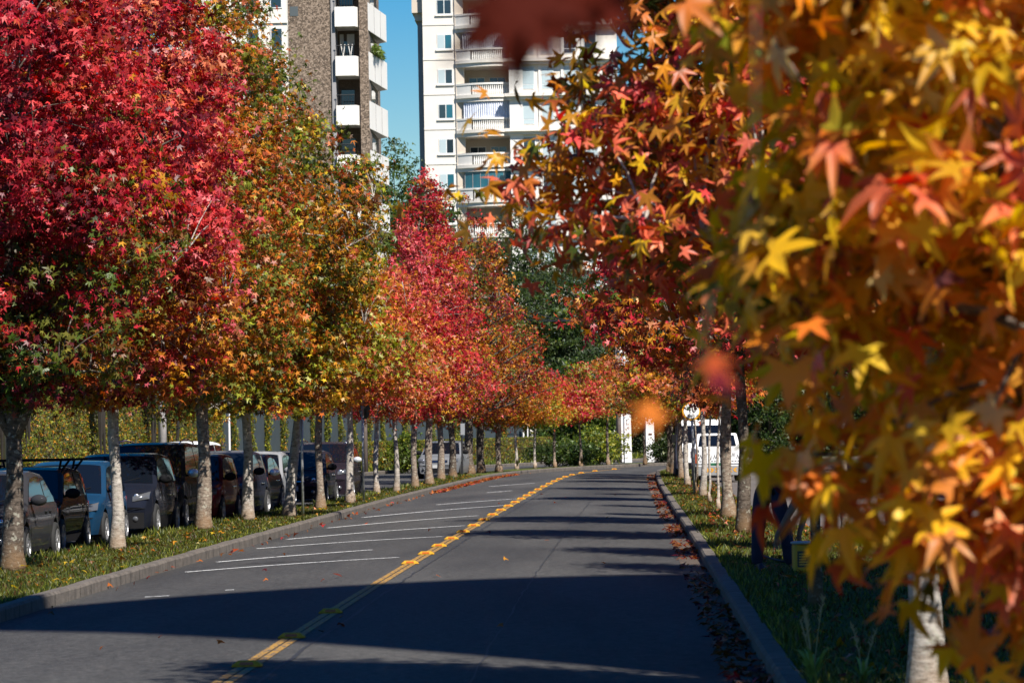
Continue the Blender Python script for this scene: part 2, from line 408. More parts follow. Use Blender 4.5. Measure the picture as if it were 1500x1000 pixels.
def tree(px, py, H, R, H0, pal, n, size, label, rb, mat, detail=1, prof=prof_cone, lean=(0, 0), group=None, z=.13, seed=1, pos=None, twigs=.5, name='street_tree',
         cat='tree', cl=26, crad=.42, edge=0, shell=.45, fork=None, topr=.02, **kw):
    gen = np.random.default_rng(seed); random.seed(seed)
    p = pos if pos is not None else G(px, py, z)
    root = empty(name, (p[0], p[1], p[2]-.04 if pos is None else p[2]), 0, label, cat, group)
    cr, C, q = crown_mesh('crown', root, n, H0, H, R, prof, pal, gen, size, detail, cl=cl, crad=crad, edge=edge, shell=shell, loc=(lean[0]*.7, lean[1]*.7), **kw)
    t = MB(); NR = 16
    cpts = []; rads = []
    ph = random.random()*6
    for i in range(NR+1):
        s = i/NR; zz = s*H*.93
        wob = .035*math.sin(zz*1.7+ph)
        cpts.append((lean[0]*min(1, zz/H0)*.7+wob*min(1, zz), lean[1]*min(1, zz/H0)*.7+.03*math.cos(zz*1.3+ph), zz))
        fl = 1+.38*math.exp(-zz/.16)
        rads.append(max(topr, rb*fl*(1-s)**.75*(.92+.1*math.sin(zz*3+ph)) ))
    # extra rings near the foot so the flare reads
    cpts = [cpts[0], (cpts[0][0], cpts[0][1], .12), (cpts[0][0], cpts[0][1], .3)]+cpts[1:]
    rads = [rads[0], rb*1.25, rb*1.06]+rads[1:]
    t.tube(cpts, rads, 10, jit=.10)
    def at(zz):
        for i in range(len(cpts)-1):
            if cpts[i+1][2] >= zz:
                a, b = cpts[i], cpts[i+1]; f = (zz-a[2])/max(1e-6, b[2]-a[2])
                return Vector((a[0]+(b[0]-a[0])*f, a[1]+(b[1]-a[1])*f, zz)), rads[i]
        return Vector(cpts[-1]), rads[-1]
    order = np.argsort(-q)
    nl = int(10+R*4)
    limbs = []
    far_c = [C[i] for i in order[:max(nl*3, 20)]]
    random.shuffle(far_c)
    for c in far_c[:nl]:
        tip = Vector(c); h = max(H0*1.0+.15, min(H*.85, tip.z-.55*(math.hypot(tip.x, tip.y))-.1))
        s, r = at(h); r = min(r*.5, .045+.01*R)
        mid = s.lerp(tip, .5)+Vector((random.uniform(-.12, .12), random.uniform(-.12, .12), .12))
        pl = [s, s.lerp(mid, .5)+Vector((0, 0, .03)), mid, mid.lerp(tip, .55)+Vector((random.uniform(-.08, .08), random.uniform(-.08, .08), .04)), tip]
        t.tube(pl, [r, r*.8, r*.6, r*.4, .006], 6, jit=.1)
        limbs.append(pl)
    if twigs:
        allp = [(q_, i) for i, pl in enumerate(limbs) for q_ in pl[1:]]
        arr = np.array([[a.x, a.y, a.z] for a, _ in allp]) if allp else np.zeros((0, 3))
        for c in C:
            if random.random() > twigs or len(arr) == 0: continue
            dd = ((arr-c)**2).sum(1); k = int(dd.argmin())
            if dd[k] > 1.6: continue
            a = Vector(arr[k]); b = Vector(c); m_ = a.lerp(b, .5)+Vector((0, 0, .05))
            t.tube([a, m_, b], [.014, .009, .004], 4, cap=False)
    if fork:
        for (dx, dy, hz, hh, rf) in fork:
            s, r = at(hz)
            t.tube([s-Vector((0, 0, .1)), s+Vector((dx*.45, dy*.45, .35)), s+Vector((dx*.8, dy*.8, hh*.5)), s+Vector((dx, dy, hh))], [rf*1.1, rf, rf*.8, rf*.4], 9, jit=.1)
    t.build('trunk', mat, root, smooth=True)
    return root

# ------------------------------------------------------------------ the road and its verges
def spline(pts, n):
    pts = [Vector(p) for p in pts]; out = []
    m = len(pts)
    for i in range(m-1):
        p0, p1, p2, p3 = pts[max(0, i-1)], pts[i], pts[i+1], pts[min(m-1, i+2)]
        for k in range(n):
            t = k/n
            out.append(.5*((2*p1)+(p2-p0)*t+(2*p0-5*p1+4*p2-p3)*t*t+(3*p1-p0-3*p2+p3)*t**3))
    out.append(pts[-1]); return out
Lc = [(-6.75,-10),(-6.72,40),(-6.6,60),(-6.4,80),(-6.2,100),(-5.85,120),(-5.4,140),(-4.9,154),(-4.0,164),(-2.6,172),(0,181),(4,189),(12,199),(30,212)]
Yc = [(-3.1,-10),(-3.05,40),(-2.95,60),(-2.8,80),(-2.62,100),(-2.42,120),(-2.15,139),(-1.75,151.5),(-1.15,159.5),(-.1,167),(2,175),(6,182.5),(13.3,191.5),(31,204.5)]
Rc = [(1.12,-10),(1.16,40),(1.2,60),(1.21,80),(1.23,100),(1.27,120),(1.35,138),(1.45,149),(1.6,157),(2.3,165),(4.2,171),(8,178),(15,185),(32,198)]
Vc = [(-9.3,-10),(-9.25,40),(-9.0,60),(-8.5,80),(-7.65,100),(-7.2,120),(-6.7,140),(-6.35,154),(-5.6,166),(-4,176),(-1,186),(3,194),(11.5,204),(30,217)]
NS = 8
LP, YP, RP, VP = [[Vector((p[0], p[1])) for p in spline([(a[0], a[1], 0) for a in c], NS)] for c in (Lc, Yc, Rc, Vc)]
CAMBER = .09
def xat(path, y):
    for i in range(len(path)-1):
        if path[i+1].y >= y:
            f = (y-path[i].y)/(path[i+1].y-path[i].y); return path[i].x+(path[i+1].x-path[i].x)*f
    return path[-1].x
def roadz(x, y):
    l, r = xat(LP, y), xat(RP, y); u = (x-l)/(r-l)
    return CAMBER*(1-(2*u-1)**2)
VZ = .13     # verge height
s = MB()
s.box(-900, 900, -60, 2500, -.6, -.06)
tag(s.build('ground', M_SOIL), kind='structure')
s = MB(); NU = 12
rows = []
for l, r in zip(LP, RP):
    rows.append([(l.x+(r.x-l.x)*k/NU, l.y+(r.y-l.y)*k/NU, CAMBER*(1-(2*k/NU-1)**2)) for k in range(NU+1)])
s.grid(rows)
tag(s.build('road', M_ASPH, smooth=True), kind='structure')

def offset(path, d):
    out = []
    for i, p in enumerate(path):
        t = path[min(i+1, len(path)-1)]-path[max(i-1, 0)]; t.normalize()
        out.append(Vector((p.x+t.y*d, p.y-t.x*d)))          # d>0: to the right of travel
    return out
def kerb(name, path, side, h=.15, w=.16):
    s = MB(); rows = []
    a0 = offset(path, -.005*side); a1 = offset(path, .02*side); a2 = offset(path, w*side)
    for i in range(len(path)):
        jz = .004*math.sin(i*.9)+.003*math.sin(i*2.3)
        rows.append([(a0[i].x, a0[i].y, -.05), (a0[i].x, a0[i].y, h*.8+jz), (a1[i].x, a1[i].y, h+jz), (a2[i].x, a2[i].y, h+jz), (a2[i].x, a2[i].y, -.05)])
    s.grid(rows); return tag(s.build(name, M_KERB), kind='structure')
def refine(path, k):
    out = []
    for i in range(len(path)-1):
        for j in range(k): out.append(path[i].lerp(path[i+1], j/k))
    out.append(path[-1]); return out
kerb('kerb', refine(LP, 4), -1, .16)
kerb('kerb', refine(RP, 4), 1, .15)
s = MB()
for path, side, ya, yb in ((LP, -1, 33, 125), (RP, 1, 28, 110)):
    fr = offset(path, -.009*side); ba = offset(path, .165*side); yy = ya
    while yy < yb:
        w_ = .007*random.uniform(.6, 2.0); x0, x1 = xat(fr, yy), xat(ba, yy)
        s.add([(x0, yy-w_, 0), (x0, yy+w_, 0), (x0, yy+w_, .150), (x0, yy-w_, .150)], [(0,1,2,3)])
        s.add([(x0, yy-w_, .1645), (x0, yy+w_, .1645), (x1, yy+w_, .1725), (x1, yy-w_, .1725)], [(0,1,2,3)])
        yy += random.uniform(.85, 1.1)
tag(s.build('kerb_joint', plain('joint_dark', (.02, .017, .014), .95)), kind='structure')
# strips of turf
def strip(name, A, B, z, mat, sub=6, bump=.02):
    s = MB(); rows = []
    for i, (a, b) in enumerate(zip(A, B)):
        rows.append([(a.x+(b.x-a.x)*k/sub, a.y+(b.y-a.y)*k/sub, z+(bump*math.sin(i*1.7+k*2.3) if 0 < k < sub else 0)) for k in range(sub+1)])
    s.grid(rows); return tag(s.build(name, mat, smooth=True), kind='structure')
LO = offset(LP, -.155); RO = offset(RP, .155)
strip('verge', LO, VP, VZ, M_TURF)
kerb('kerb', refine(VP, 2), 1, .12, .12)
RV = [Vector((max(p.x+1.75, p.x+1.75), p.y)) for p in RP]
RV = [p+Vector((1.75+3.0*min(1, max(0, (72-p.y)/25)), -.6*max(0, (i-60))/10)) for i, p in enumerate(RP)]
strip('verge', RO, RV, VZ, M_TURF)
strip('pavement', RV, [Vector((p.x+14, p.y-2)) for p in RV], .10, M_PAVE)
# second carriageway, behind the parked cars, with its far verge
WALL = [(-28,50),(-25,80),(-19,126),(-15.6,151.6),(-11.3,186),(-4.5,208),(5,222),(22,236)]
Wc = [(-28,-10),(-27.6,40),(-27,60),(-25,80),(-22.4,100),(-19.8,120),(-17.1,140),(-15.3,154),(-13.7,166),(-12.4,177),(-8,198),(-3.5,211),(8,226),(24,240)]
Oc = [(x+2.2+.0*y, y-(1.4 if y > 180 else 0)) for x, y in Wc]
WP = [Vector((p[0], p[1])) for p in spline([(a[0], a[1], 0) for a in Wc], NS)]
OP = [Vector((p[0], p[1])) for p in spline([(a[0], a[1], 0) for a in Oc], NS)]
strip('lane', VP, OP, .0, M_ASPH2, bump=0)
kerb('kerb', refine(OP, 2), -1, .15, .15)
strip('verge', offset(OP, -.15), [Vector((p.x-6, p.y+5)) for p in WP], VZ, M_TURF, bump=.03)
# gutter on the shaded side
s = MB(); rows = []
g0 = offset(RP, -.34)
for a, b in zip(refine(g0, 3), refine(RP, 3)):
    rows.append([(a.x, a.y, roadz(a.x, a.y)+.004 if a.y < 160 else .02), ((a.x+b.x)/2, a.y, .012+roadz((a.x+b.x)/2, a.y) if a.y < 160 else .02), (b.x-.004, b.y, .01)])
s.grid(rows); tag(s.build('gutter', M_GUTTER), kind='structure')

# markings
s = MB()
for off in (-.046, .046):
    A = refine(offset(YP, off-.036), 3); B = refine(offset(YP, off+.036), 3)
    s.grid([[(a.x, a.y, roadz(a.x, min(a.y, 180))+.006), (b.x, b.y, roadz(b.x, min(b.y, 180))+.006)] for a, b in zip(A, B) if a.y < 168])
tag(s.build('road_marking', M_YELLOW), kind='structure')
s = MB()
for (x0, y0, x1, y1) in [(272,834.5,583,819),(318,820,545,807),(376,800.5,648,788),(421,787,680,772),(480,771,700,757),(531,756,745,741.5),(640,739.6,757,732),(713,722.5,749,719.7),(717,712.7,783,708.6),(212,873,248,871),(330,866,343,864.5)]:
    a = G(x0, y0, .05); b = G(x1, y1, .06); n = 10
    t = (b-a).normalized(); nn = Vector((-t.y, t.x, 0))*.05
    rows = []
    for i in range(n+1):
        p = a.lerp(b, i/n); rows.append([(*(p+nn).xy, roadz(p.x, p.y)+.006), (*(p-nn).xy, roadz(p.x, p.y)+.006)])
    s.grid(rows)
tag(s.build('road_marking', M_WHITEP), kind='structure')
s = MB()
for off, w0 in ((.27, .018), (1.9, .010)):
    A = refine(offset(YP, off), 5); gn0 = random.Random(3)
    rows = []
    for a in A:
        if a.y > 120: break
        dx = gn0.uniform(-.02, .02); w_ = w0*gn0.uniform(.4, 1.3); z_ = roadz(a.x, a.y)+.004
        rows.append([(a.x+dx-w_, a.y, z_), (a.x+dx+w_, a.y, z_)])
    s.grid(rows)
tag(s.build('road_seam', plain('tar_seam', (.018,.018,.019), .7)), kind='structure')
s = MB()
for (xa, xb, ya, yb) in ((-5.6,-4.3,57,62.5),(-2.2,-.6,73,80),(-.4,.7,50,53)):
    s.grid([[(x, y, roadz(x, y)+.0035) for x in np.linspace(xa, xb, 5)] for y in np.linspace(ya, yb, 8)])
tag(s.build('road_patch', asphalt('asphalt_patch', (.048, .046, .045))), kind='structure')

# ------------------------------------------------------------------ raised road studs
M_STUD = plain('stud_yellow', (.42, .22, .012), .65, spec=.2, var=.45, vscale=22)
M_REFL = plain('stud_reflector', (.42, .09, .012), .25, spec=.7)
def stud_mesh():
    w0, w1, d0, d1, h = .125, .075, .075, .045, .05
    b = [(-w0,-d0,0),(w0,-d0,0),(w0,d0,0),(-w0,d0,0)]
    m_ = [(-w0,-d0,.012),(w0,-d0,.012),(w0,d0,.012),(-w0,d0,.012)]
    t = [(-w1,-d1,h),(w1,-d1,h),(w1,d1,h),(-w1,d1,h)]
    q = MB(); fs = [(3,2,1,0)]
    for k in range(2):
        for i in range(4): fs.append((k*4+i, k*4+(i+1)%4, k*4+4+(i+1)%4, k*4+4+i))
    fs.append((8,9,10,11)); q.add(b+m_+t, fs); return q
sp = None
ds = [31.2, 35.4, 40.1, 54.3, 58.3, 62, 66, 70.2, 74.5, 79]
while ds[-1] < 163: ds.append(ds[-1]+(4.5 if ds[-1] < 110 else 5.6))
for i, y in enumerate(ds):
    x = xat(YP, y)
    if sp is None:
        sp = stud_mesh().build('road_stud', M_STUD, bevel=.008); 
        q = MB()
        q.add([(-.06,-.0775,.018),(.06,-.0775,.018),(.05,-.0585,.040),(-.05,-.0585,.040)], [(0,1,2,3)])
        rf = q.build('reflector', M_REFL, sp); o = sp; orf = rf
    else:
        o = sp.copy(); COL.objects.link(o)
        orf = rf.copy(); COL.objects.link(orf); orf.parent = o
    o.location = (x, y, roadz(x, y)+.004); o.rotation_euler = (0, 0, random.uniform(-.06, .06))
    lab = {0: 'yellow raised road stud closest to the bottom edge, sunlit on the yellow line', 1: 'yellow road stud just inside the edge of the broad shadow',
           2: 'yellow road stud deep inside the broad shadow on the road'}.get(i, 'small yellow road stud in the long row along the centre line')
    tag(o, lab, 'road stud', 'yellow studs along the centre line')

# ------------------------------------------------------------------ grass and fallen leaves
def inside_strip(n, A, B, y0, y1, gen, pw=1.0, m0=.03):
    ys = y0+(y1-y0)*gen.random(n)**pw
    ya = np.array([p.y for p in A]); xa = np.interp(ys, ya, [p.x for p in A])
    yb = np.array([p.y for p in B]); xb = np.interp(ys, yb, [p.x for p in B])
    u = m0+(1-2*m0)*gen.random(n)
    return np.stack([xa+(xb-xa)*u, ys], 1)
def grass(name, XY, z, gen, hmin=.04, hmax=.12, w=.012, cols=('lime', 'green', 'olive'), wt=(.3, .4, .3), bri=1.0, lean=.5):
    n = len(XY)
    h = gen.uniform(hmin, hmax, n)*(.55+.9*(np.sin(XY[:, 0]*2.1+XY[:, 1]*.9)*.5+.5)*gen.random(n)+.15)
    a = gen.random(n)*6.283
    dx, dy = np.cos(a), np.sin(a)
    wv = w*gen.uniform(.7, 1.5, n)*(1+XY[:, 1]/80)
    ln = gen.normal(size=(n, 2))*lean*h[:, None]
    V = np.zeros((n, 3, 3))
    V[:, 0] = np.stack([XY[:, 0]-dx*wv, XY[:, 1]-dy*wv, np.full(n, z-.02)], 1)
    V[:, 1] = np.stack([XY[:, 0]+dx*wv, XY[:, 1]+dy*wv, np.full(n, z-.02)], 1)
    V[:, 2] = np.stack([XY[:, 0]+ln[:, 0], XY[:, 1]+ln[:, 1], z+h], 1)
    cc = np.array([CR[c] for c in cols]); idx = gen.choice(len(cols), n, p=wt)
    C = np.repeat((cc[idx]*gen.uniform(.6, 1.3, (n, 1))*bri)[:, None], 3, 1)
    return V.reshape(-1, 3), np.arange(n*3).reshape(-1, 3), C.reshape(-1, 3)
g = np.random.default_rng(11)
parts = [grass('a', inside_strip(70000, LO, VP, 38, 150, g, 1.5), VZ, g, .02, .065, .010, ('lime', 'green', 'olive', 'brown'), (.22, .36, .28, .14), .46),
         grass('b', inside_strip(9000, VP, [Vector((p.x+.5, p.y)) for p in VP], 42, 150, g, 1.4), VZ, g, .05, .14, .010, ('lime', 'green', 'olive'), (.25, .5, .25), .6),
         grass('c', inside_strip(5000, [Vector((p.x-.25, p.y)) for p in LO], LO, 38, 150, g, 1.4), VZ, g, .03, .085, .010, ('lime', 'green', 'olive'), (.3, .4, .3), .62)]
def merge(parts):
    Vs, Ts, Cs = [], [], []; k = 0
    for V, T, C in parts:
        Vs.append(V); Ts.append(T+k); Cs.append(C); k += len(V)
    return np.concatenate(Vs), np.concatenate(Ts), np.concatenate(Cs)
tag(np_mesh('grass', *merge(parts), M_GRASSB), 'short sunlit grass strip under the parked cars', 'grass', kind='stuff')
parts = [grass('a', inside_strip(60000, RO, RV, 26, 150, g, 1.6), VZ, g, .02, .085, .010, ('lime', 'green', 'olive', 'brown'), (.26, .36, .24, .14), .5),
         grass('b', inside_strip(6000, RO, [Vector((p.x+.35, p.y)) for p in RO], 26, 150, g, 1.4), VZ, g, .04, .12, .010, ('lime', 'green', 'olive'), (.3, .4, .3), .62)]
tag(np_mesh('grass', *merge(parts), M_GRASSB), 'rough grass strip around the bending person and the saplings', 'grass', kind='stuff')
XY = inside_strip(32000, offset(OP, -.2), [Vector((p.x-1.4, p.y+2)) for p in WP], 95, 236, g, .8)
tag(np_mesh('grass', *merge([grass('a', XY, VZ, g, .06, .3, .016, ('lime', 'green', 'olive'), (.25, .5, .25), .7)]), M_GRASSB), 'taller grass along the ivy wall beyond the second lane', 'grass', kind='stuff')

def litter(XY, z, gen, pal, wt, size=.10, tilt=.35):
    n = len(XY); pos = np.stack([XY[:, 0], XY[:, 1], z+gen.uniform(.005, .03, n)], 1)
    nrm = np.stack([gen.normal(size=n)*tilt, gen.normal(size=n)*tilt, np.ones(n)], 1)
    cc = np.array([CR[c] for c in pal]); idx = gen.choice(len(pal), n, p=wt)
    return place_leaves(pos, nrm, size*gen.uniform(.6, 1.2, n), cc[idx]*gen.uniform(.5, 1.1, (n, 1)), 0, gen)
parts = []
a = inside_strip(2300, offset(RP, -.34), RP, 27, 150, g, 1.5, .0); cl_ = np.sin(a[:, 1]*.55)+.6*np.sin(a[:, 1]*1.7)+1.0*(a[:, 1] < 46)
a = a[(cl_+g.normal(size=len(a))*.6) > 0]; parts.append(litter(a, .03, g, ('rust', 'brown', 'orange', 'maroon', 'salmon'), (.2, .52, .05, .2, .03), .10, .5))
a = inside_strip(1600, RO, RV, 27, 140, g, 1.3); parts.append(litter(a, VZ+.04, g, ('brown', 'rust', 'amber', 'salmon', 'maroon'), (.35, .2, .2, .15, .1), .09, .5))
a = inside_strip(520, LO, VP, 40, 150, g, 1.3); parts.append(litter(a, VZ+.05, g, ('amber', 'yellow', 'brown', 'orange', 'cream'), (.3, .2, .25, .15, .1), .075, .5))
a = inside_strip(160, LP, [Vector((p.x+.35, p.y)) for p in LP], 42, 165, g, .8, 0.0); parts.append(litter(a, .035, g, ('rust', 'orange', 'red', 'brown'), (.3, .3, .1, .3), .10, .5))
a = inside_strip(700, LP, [Vector((p.x+.4, p.y)) for p in LP], 118, 160, g, 1, 0.0); parts.append(litter(a, .04, g, ('rust', 'orange', 'red', 'brown'), (.3, .3, .1, .3), .11, .5))
a = inside_strip(26, LP, RP, 34, 110, g, 1, .1)
parts.append(litter(a, 0, g, ('rust', 'orange', 'brown', 'maroon', 'amber'), (.3, .2, .25, .15, .1), .10, .4))
V_, T_, C_ = parts[-1]
for i in range(len(a)): V_[i*6:(i+1)*6, 2] += roadz(a[i, 0], a[i, 1])+.02
tag(np_mesh('fallen_leaves', *merge(parts), M_LEAF), 'dry fallen leaves gathered in the gutters and on the grass', 'leaves', kind='stuff')

# tall weeds by the kerb
def weed(px, py, h, n, label, seed):
    gn = random.Random(seed); p = G(px, py, VZ); q = MB()
    for i in range(n):
        a = gn.random()*6.28; hh = h*gn.uniform(.3, .65); out = gn.uniform(.10, .26); w = gn.uniform(.010, .018)
        rows = []
        for k in range(7):
            s_ = k/6; r = out*s_**1.3; zz = hh*(s_*1.25-.55*s_**2.6)
            ww = w*(1-s_)**.6+.001; c = Vector((math.cos(a)*r, math.sin(a)*r, zz)); e = Vector((-math.sin(a), math.cos(a), 0))*ww
            rows.append([c-e, c+e])
        q.grid(rows)
    root = empty('weed', p, 0, label, 'weed')
    q.build('blades', plain('weed_sunlit_green', (.22, .34, .07), .6, var=.3, vscale=12), root)  # green raised to stand in for sunlight that misses the weeds
    q = MB()
    for i in range(max(3, n//6)):
        a = gn.random()*6.28; o_ = gn.uniform(.02, .10); hh = h*gn.uniform(.75, 1.05)
        pts = [Vector((math.cos(a)*o_*s_**1.5, math.sin(a)*o_*s_**1.5, hh*s_)) for s_ in (0, .3, .6, .85, 1)]
        q.tube(pts, [.004, .004, .003, .003, .002], 4)
        for k in range(16):
            s_ = gn.uniform(.72, 1); c = Vector((math.cos(a)*o_*s_**1.5, math.sin(a)*o_*s_**1.5, hh*s_)); b_ = gn.random()*6.28
            e = c+Vector((math.cos(b_)*.022, math.sin(b_)*.022, .03)); q.tube([c, e], [.0045, .002], 4)
    q.build('seed_stalk', plain('weed_straw', (.30, .27, .14), .7), root)
weed(1192, 1003, .62, 34, 'tall weed painted sunlit green with strap leaves and seed stalks by the shaded kerb', 3)
weed(1265, 1000, .40, 16, 'thin straw coloured weed growing beside the taller strap leaved weed', 5)

# ------------------------------------------------------------------ street trees
SUNROW = 'sweetgum trees lining the parked cars'
rowL = [
 # px, py, H, R, H0, rb, mat, lean, n, size, palette, label
 (18,835, 11.6,2.5,2.4,.15,M_BARK_DARK,(0.05,0),49000,.106,[('crimson',.3,4.5),('red',.2,3.2),('maroon',1.4,3.2),('rust',2,1.4),('green',3.4,.0),('dark',2.6,.1),('amber',2.2,.2),('olive',2.6,.1),('brown',1.2,.3)],
  'stout forked tree with deep crimson crown turning green below, beside the dark saloon car'),
 (172,805,10.8,2.45,2.45,.115,M_BARK_PALE,(0,0),54000,.105,[('red',.6,6.5),('coral',.6,2.4),('pink',.3,2.6),('crimson',.4,1.4),('maroon',.5,1.4),('orange',5,2.0),('amber',4,.2),('maroon',.8,.8),('lime',2,0),('salmon',2.6,1),('rust',2.6,.2),('brown',1.6,.1)],
  'pale barked tree with vivid scarlet crown standing before the bright blue car'),
 (298,775,12.6,2.4,2.4,.15,M_BARK,(.03,0),36000,.108,[('green',1,2),('olive',1,3),('amber',2,1),('orange',2.2,1),('rust',1.5,1),('lime',1,1),('salmon',1,1)],
  'thick grey trunked tree with mixed orange and olive leaves between black van and red car'),
 (363,762,12.0,2.9,2.3,.125,M_BARK_PALE,(0,0),46000,.110,[('olive',1.2,3),('green',1.2,2.4),('amber',2,1.2),('lime',1.3,1.6),('yellow',1,.6),('orange',1.2,.7),('brown',.8,1.2),('dark',.4,1.2),('rust',.6,.4)],
  'tall olive green and gold tree reaching up in front of the pebble clad tower'),
 (424,757, 7.2,2.2,2.6,.135,M_BARK_PALE,(.3,0),17000,.115,[('orange',2,2),('amber',2,1),('rust',1.2,2),('lime',1.5,.5),('olive',1,1),('salmon',1,1.5)],
  'slanting trunked tree with orange and lime crown beside the first dark round sign'),
 (470,745, 7.4,2.1,2.5,.11,M_BARK,(0,0),15000,.115,[('orange',1.5,1),('amber',1.6,.7),('rust',1.4,2.2),('brown',1,1.2),('red',1,1),('lime',1,.3)],
  'tree with rust brown crown and speckled trunk in front of the dark hatchback'),
 (513,737, 7.3,2.1,2.5,.115,M_BARK_PALE,(0,0),15000,.115,[('orange',1.5,1.5),('amber',1.8,1.3),('yellow',1,.8),('salmon',1.5,2),('red',1,1.5),('rust',1,1)],
  'slim pale trunked tree with amber crown just before the second dark round sign'),
 (552,724, 6.6,1.9,2.2,.09,M_BARK_PALE,(0,0),13000,.11,[('salmon',2,3),('red',1.6,1.2),('cream',.7,.8),('orange',1,1),('lime',1,.3),('rust',1,1)],
  'thin tree with dappled trunk and salmon crown following the second dark round sign'),
 (581,721, 6.8,1.8,2.5,.09,M_BARK_PALE,(0,0),12500,.11,[('salmon',2,3),('pink',1.2,1.5),('cream',.8,.9),('orange',1.3,1),('red',1.2,1.5)],
  'thin light trunked tree with pink salmon crown standing clear of the cars'),
 (608,714, 8.8,1.55,2.2,.115,M_BARK,(0,0),13000,.125,[('amber',1.4,.0),('lime',.7,0),('red',1.6,3),('pink',1,1.5),('crimson',.8,2),('orange',1,.6),('salmon',1.2,.8)],
  'red crowned tree beside the wing of the silver oncoming car'),
 (629,710,10.8,1.95,2.1,.14,M_BARK,(0.02,0),15000,.125,[('amber',1.2,0),('crimson',1,3),('red',1.5,4),('orange',.8,1.2),('maroon',.7,2),('pink',1,.7)],
  'tallest pointed tree with blazing crimson crown, before the silver oncoming car'),
 (646,703,10.2,1.95,2.1,.14,M_BARK,(0,0),13000,.125,[('amber',1.5,0),('lime',.8,0),('crimson',1,2),('red',1.5,2.4),('maroon',.7,2),('orange',1,1.6),('salmon',1,.4)],
  'lichen speckled trunk with dark red crown hiding the middle of the silver car'),
 (663,700, 9.2,1.8,2.1,.15,M_BARK_DARK,(0,0),9500,.12,[('red',1,1),('orange',1.2,1),('amber',1.2,1),('olive',.8,1),('maroon',.6,1.5)],
  'thick dark trunked tree with orange and olive crown beyond the silver car'),
 (688,694,11.6,2.9,2.0,.20,M_BARK_DARK,(0,0),15000,.125,[('orange',1.6,1),('amber',1.2,1),('maroon',.7,3),('olive',1.1,1.3),('red',1,1),('rust',1,1),('green',.6,.3)],
  'broad maroon and bronze tree with thick muddy footed trunk and bare twigs'),
 (705,692,10.9,2.9,2.0,.17,M_BARK_DARK,(0,0),14000,.125,[('orange',1.6,1.2),('amber',1.4,1),('maroon',.5,2.4),('red',1.2,1.6),('olive',1.2,1),('rust',1,1)],
  'bronze and red tree whose crown slopes down to the power lines'),
 (731,691, 6.4,2.2,1.9,.145,M_BARK,(0,0),9500,.12,[('amber',2,1),('orange',1.5,1.5),('yellow',1,.7),('lime',1.4,.4),('red',.5,1.2),('rust',.8,.8)],
  'golden crowned tree with bare brown trunk in front of the clipped low hedge'),
 (757,687, 4.9,1.9,2.1,.085,M_BARK_PALE,(0,0),7000,.12,[('lime',1.6,.5),('amber',1.6,1.2),('yellow',1,1),('orange',1,1.5)],
  'small tree with lime and amber crown at the end of the clipped hedge'),
 (784,686, 4.6,1.7,1.9,.07,M_BARK_PALE,(0,0),6000,.12,[('orange',1.4,1.2),('red',.6,1.2),('lime',1.4,.5),('amber',1,1)],
  'little orange tree with slender trunk where the kerb starts to bend'),
 (813,684.5,4.6,1.5,2.1,.075,M_BARK,(0,0),6000,.12,[('red',1.8,2.5),('orange',1.2,.8),('crimson',1,1.5),('amber',.8,.3)],
  'little bright red tree on the outside of the bend'),
 (851,683, 5.0,1.8,2.2,.08,M_BARK,(0,0),7000,.12,[('red',.8,2.5),('crimson',.4,1.2),('lime',1.5,.2),('amber',1.3,.5),('salmon',1,1)],
  'small tree with red top and lime skirt on the outside of the bend'),
 (891,681, 5.2,2.0,2.3,.085,M_BARK,(0,0),7500,.12,[('orange',1.5,1.5),('salmon',1.2,1.6),('amber',1.5,1),('lime',1.3,.5),('rust',.8,.8)],
  'small orange and lime tree beside the wooden pole on the bend'),
 (945,679.5,5.4,2.1,2.4,.09,M_BARK_DARK,(0,0),8000,.12,[('rust',1.5,1.5),('salmon',.8,1.2),('olive',1.5,1),('dark',1,.4),('red',.5,1)],
  'dark stemmed rusty tree at the far end of the bend'),
]
for i, (px, py, H, R, H0, rb, mat, lean, n, size, pal, lab) in enumerate(rowL):
    y = G(px, py, VZ).y
    tree(px, py, H, R, H0, pal, n, size, lab, rb, mat, detail=1 if y < 95 else 0, lean=lean, group=SUNROW, z=VZ, seed=20+i, prof=prof_egg if i < 2 else prof_peak if i == 3 else prof_cone, lobe=.6 if i == 3 else 1, span=(.08,.40) if i < 2 else (0,1), twigs=.5 if y < 100 else .3,
         fork=[(-.55,.1,2.0,2.2,.085),(.42,.0,1.95,2.4,.09)] if i == 0 else None, crad=.29 if i < 2 else .34, cl=48 if i < 2 else 38, shell=.48 if i < 2 else .38)

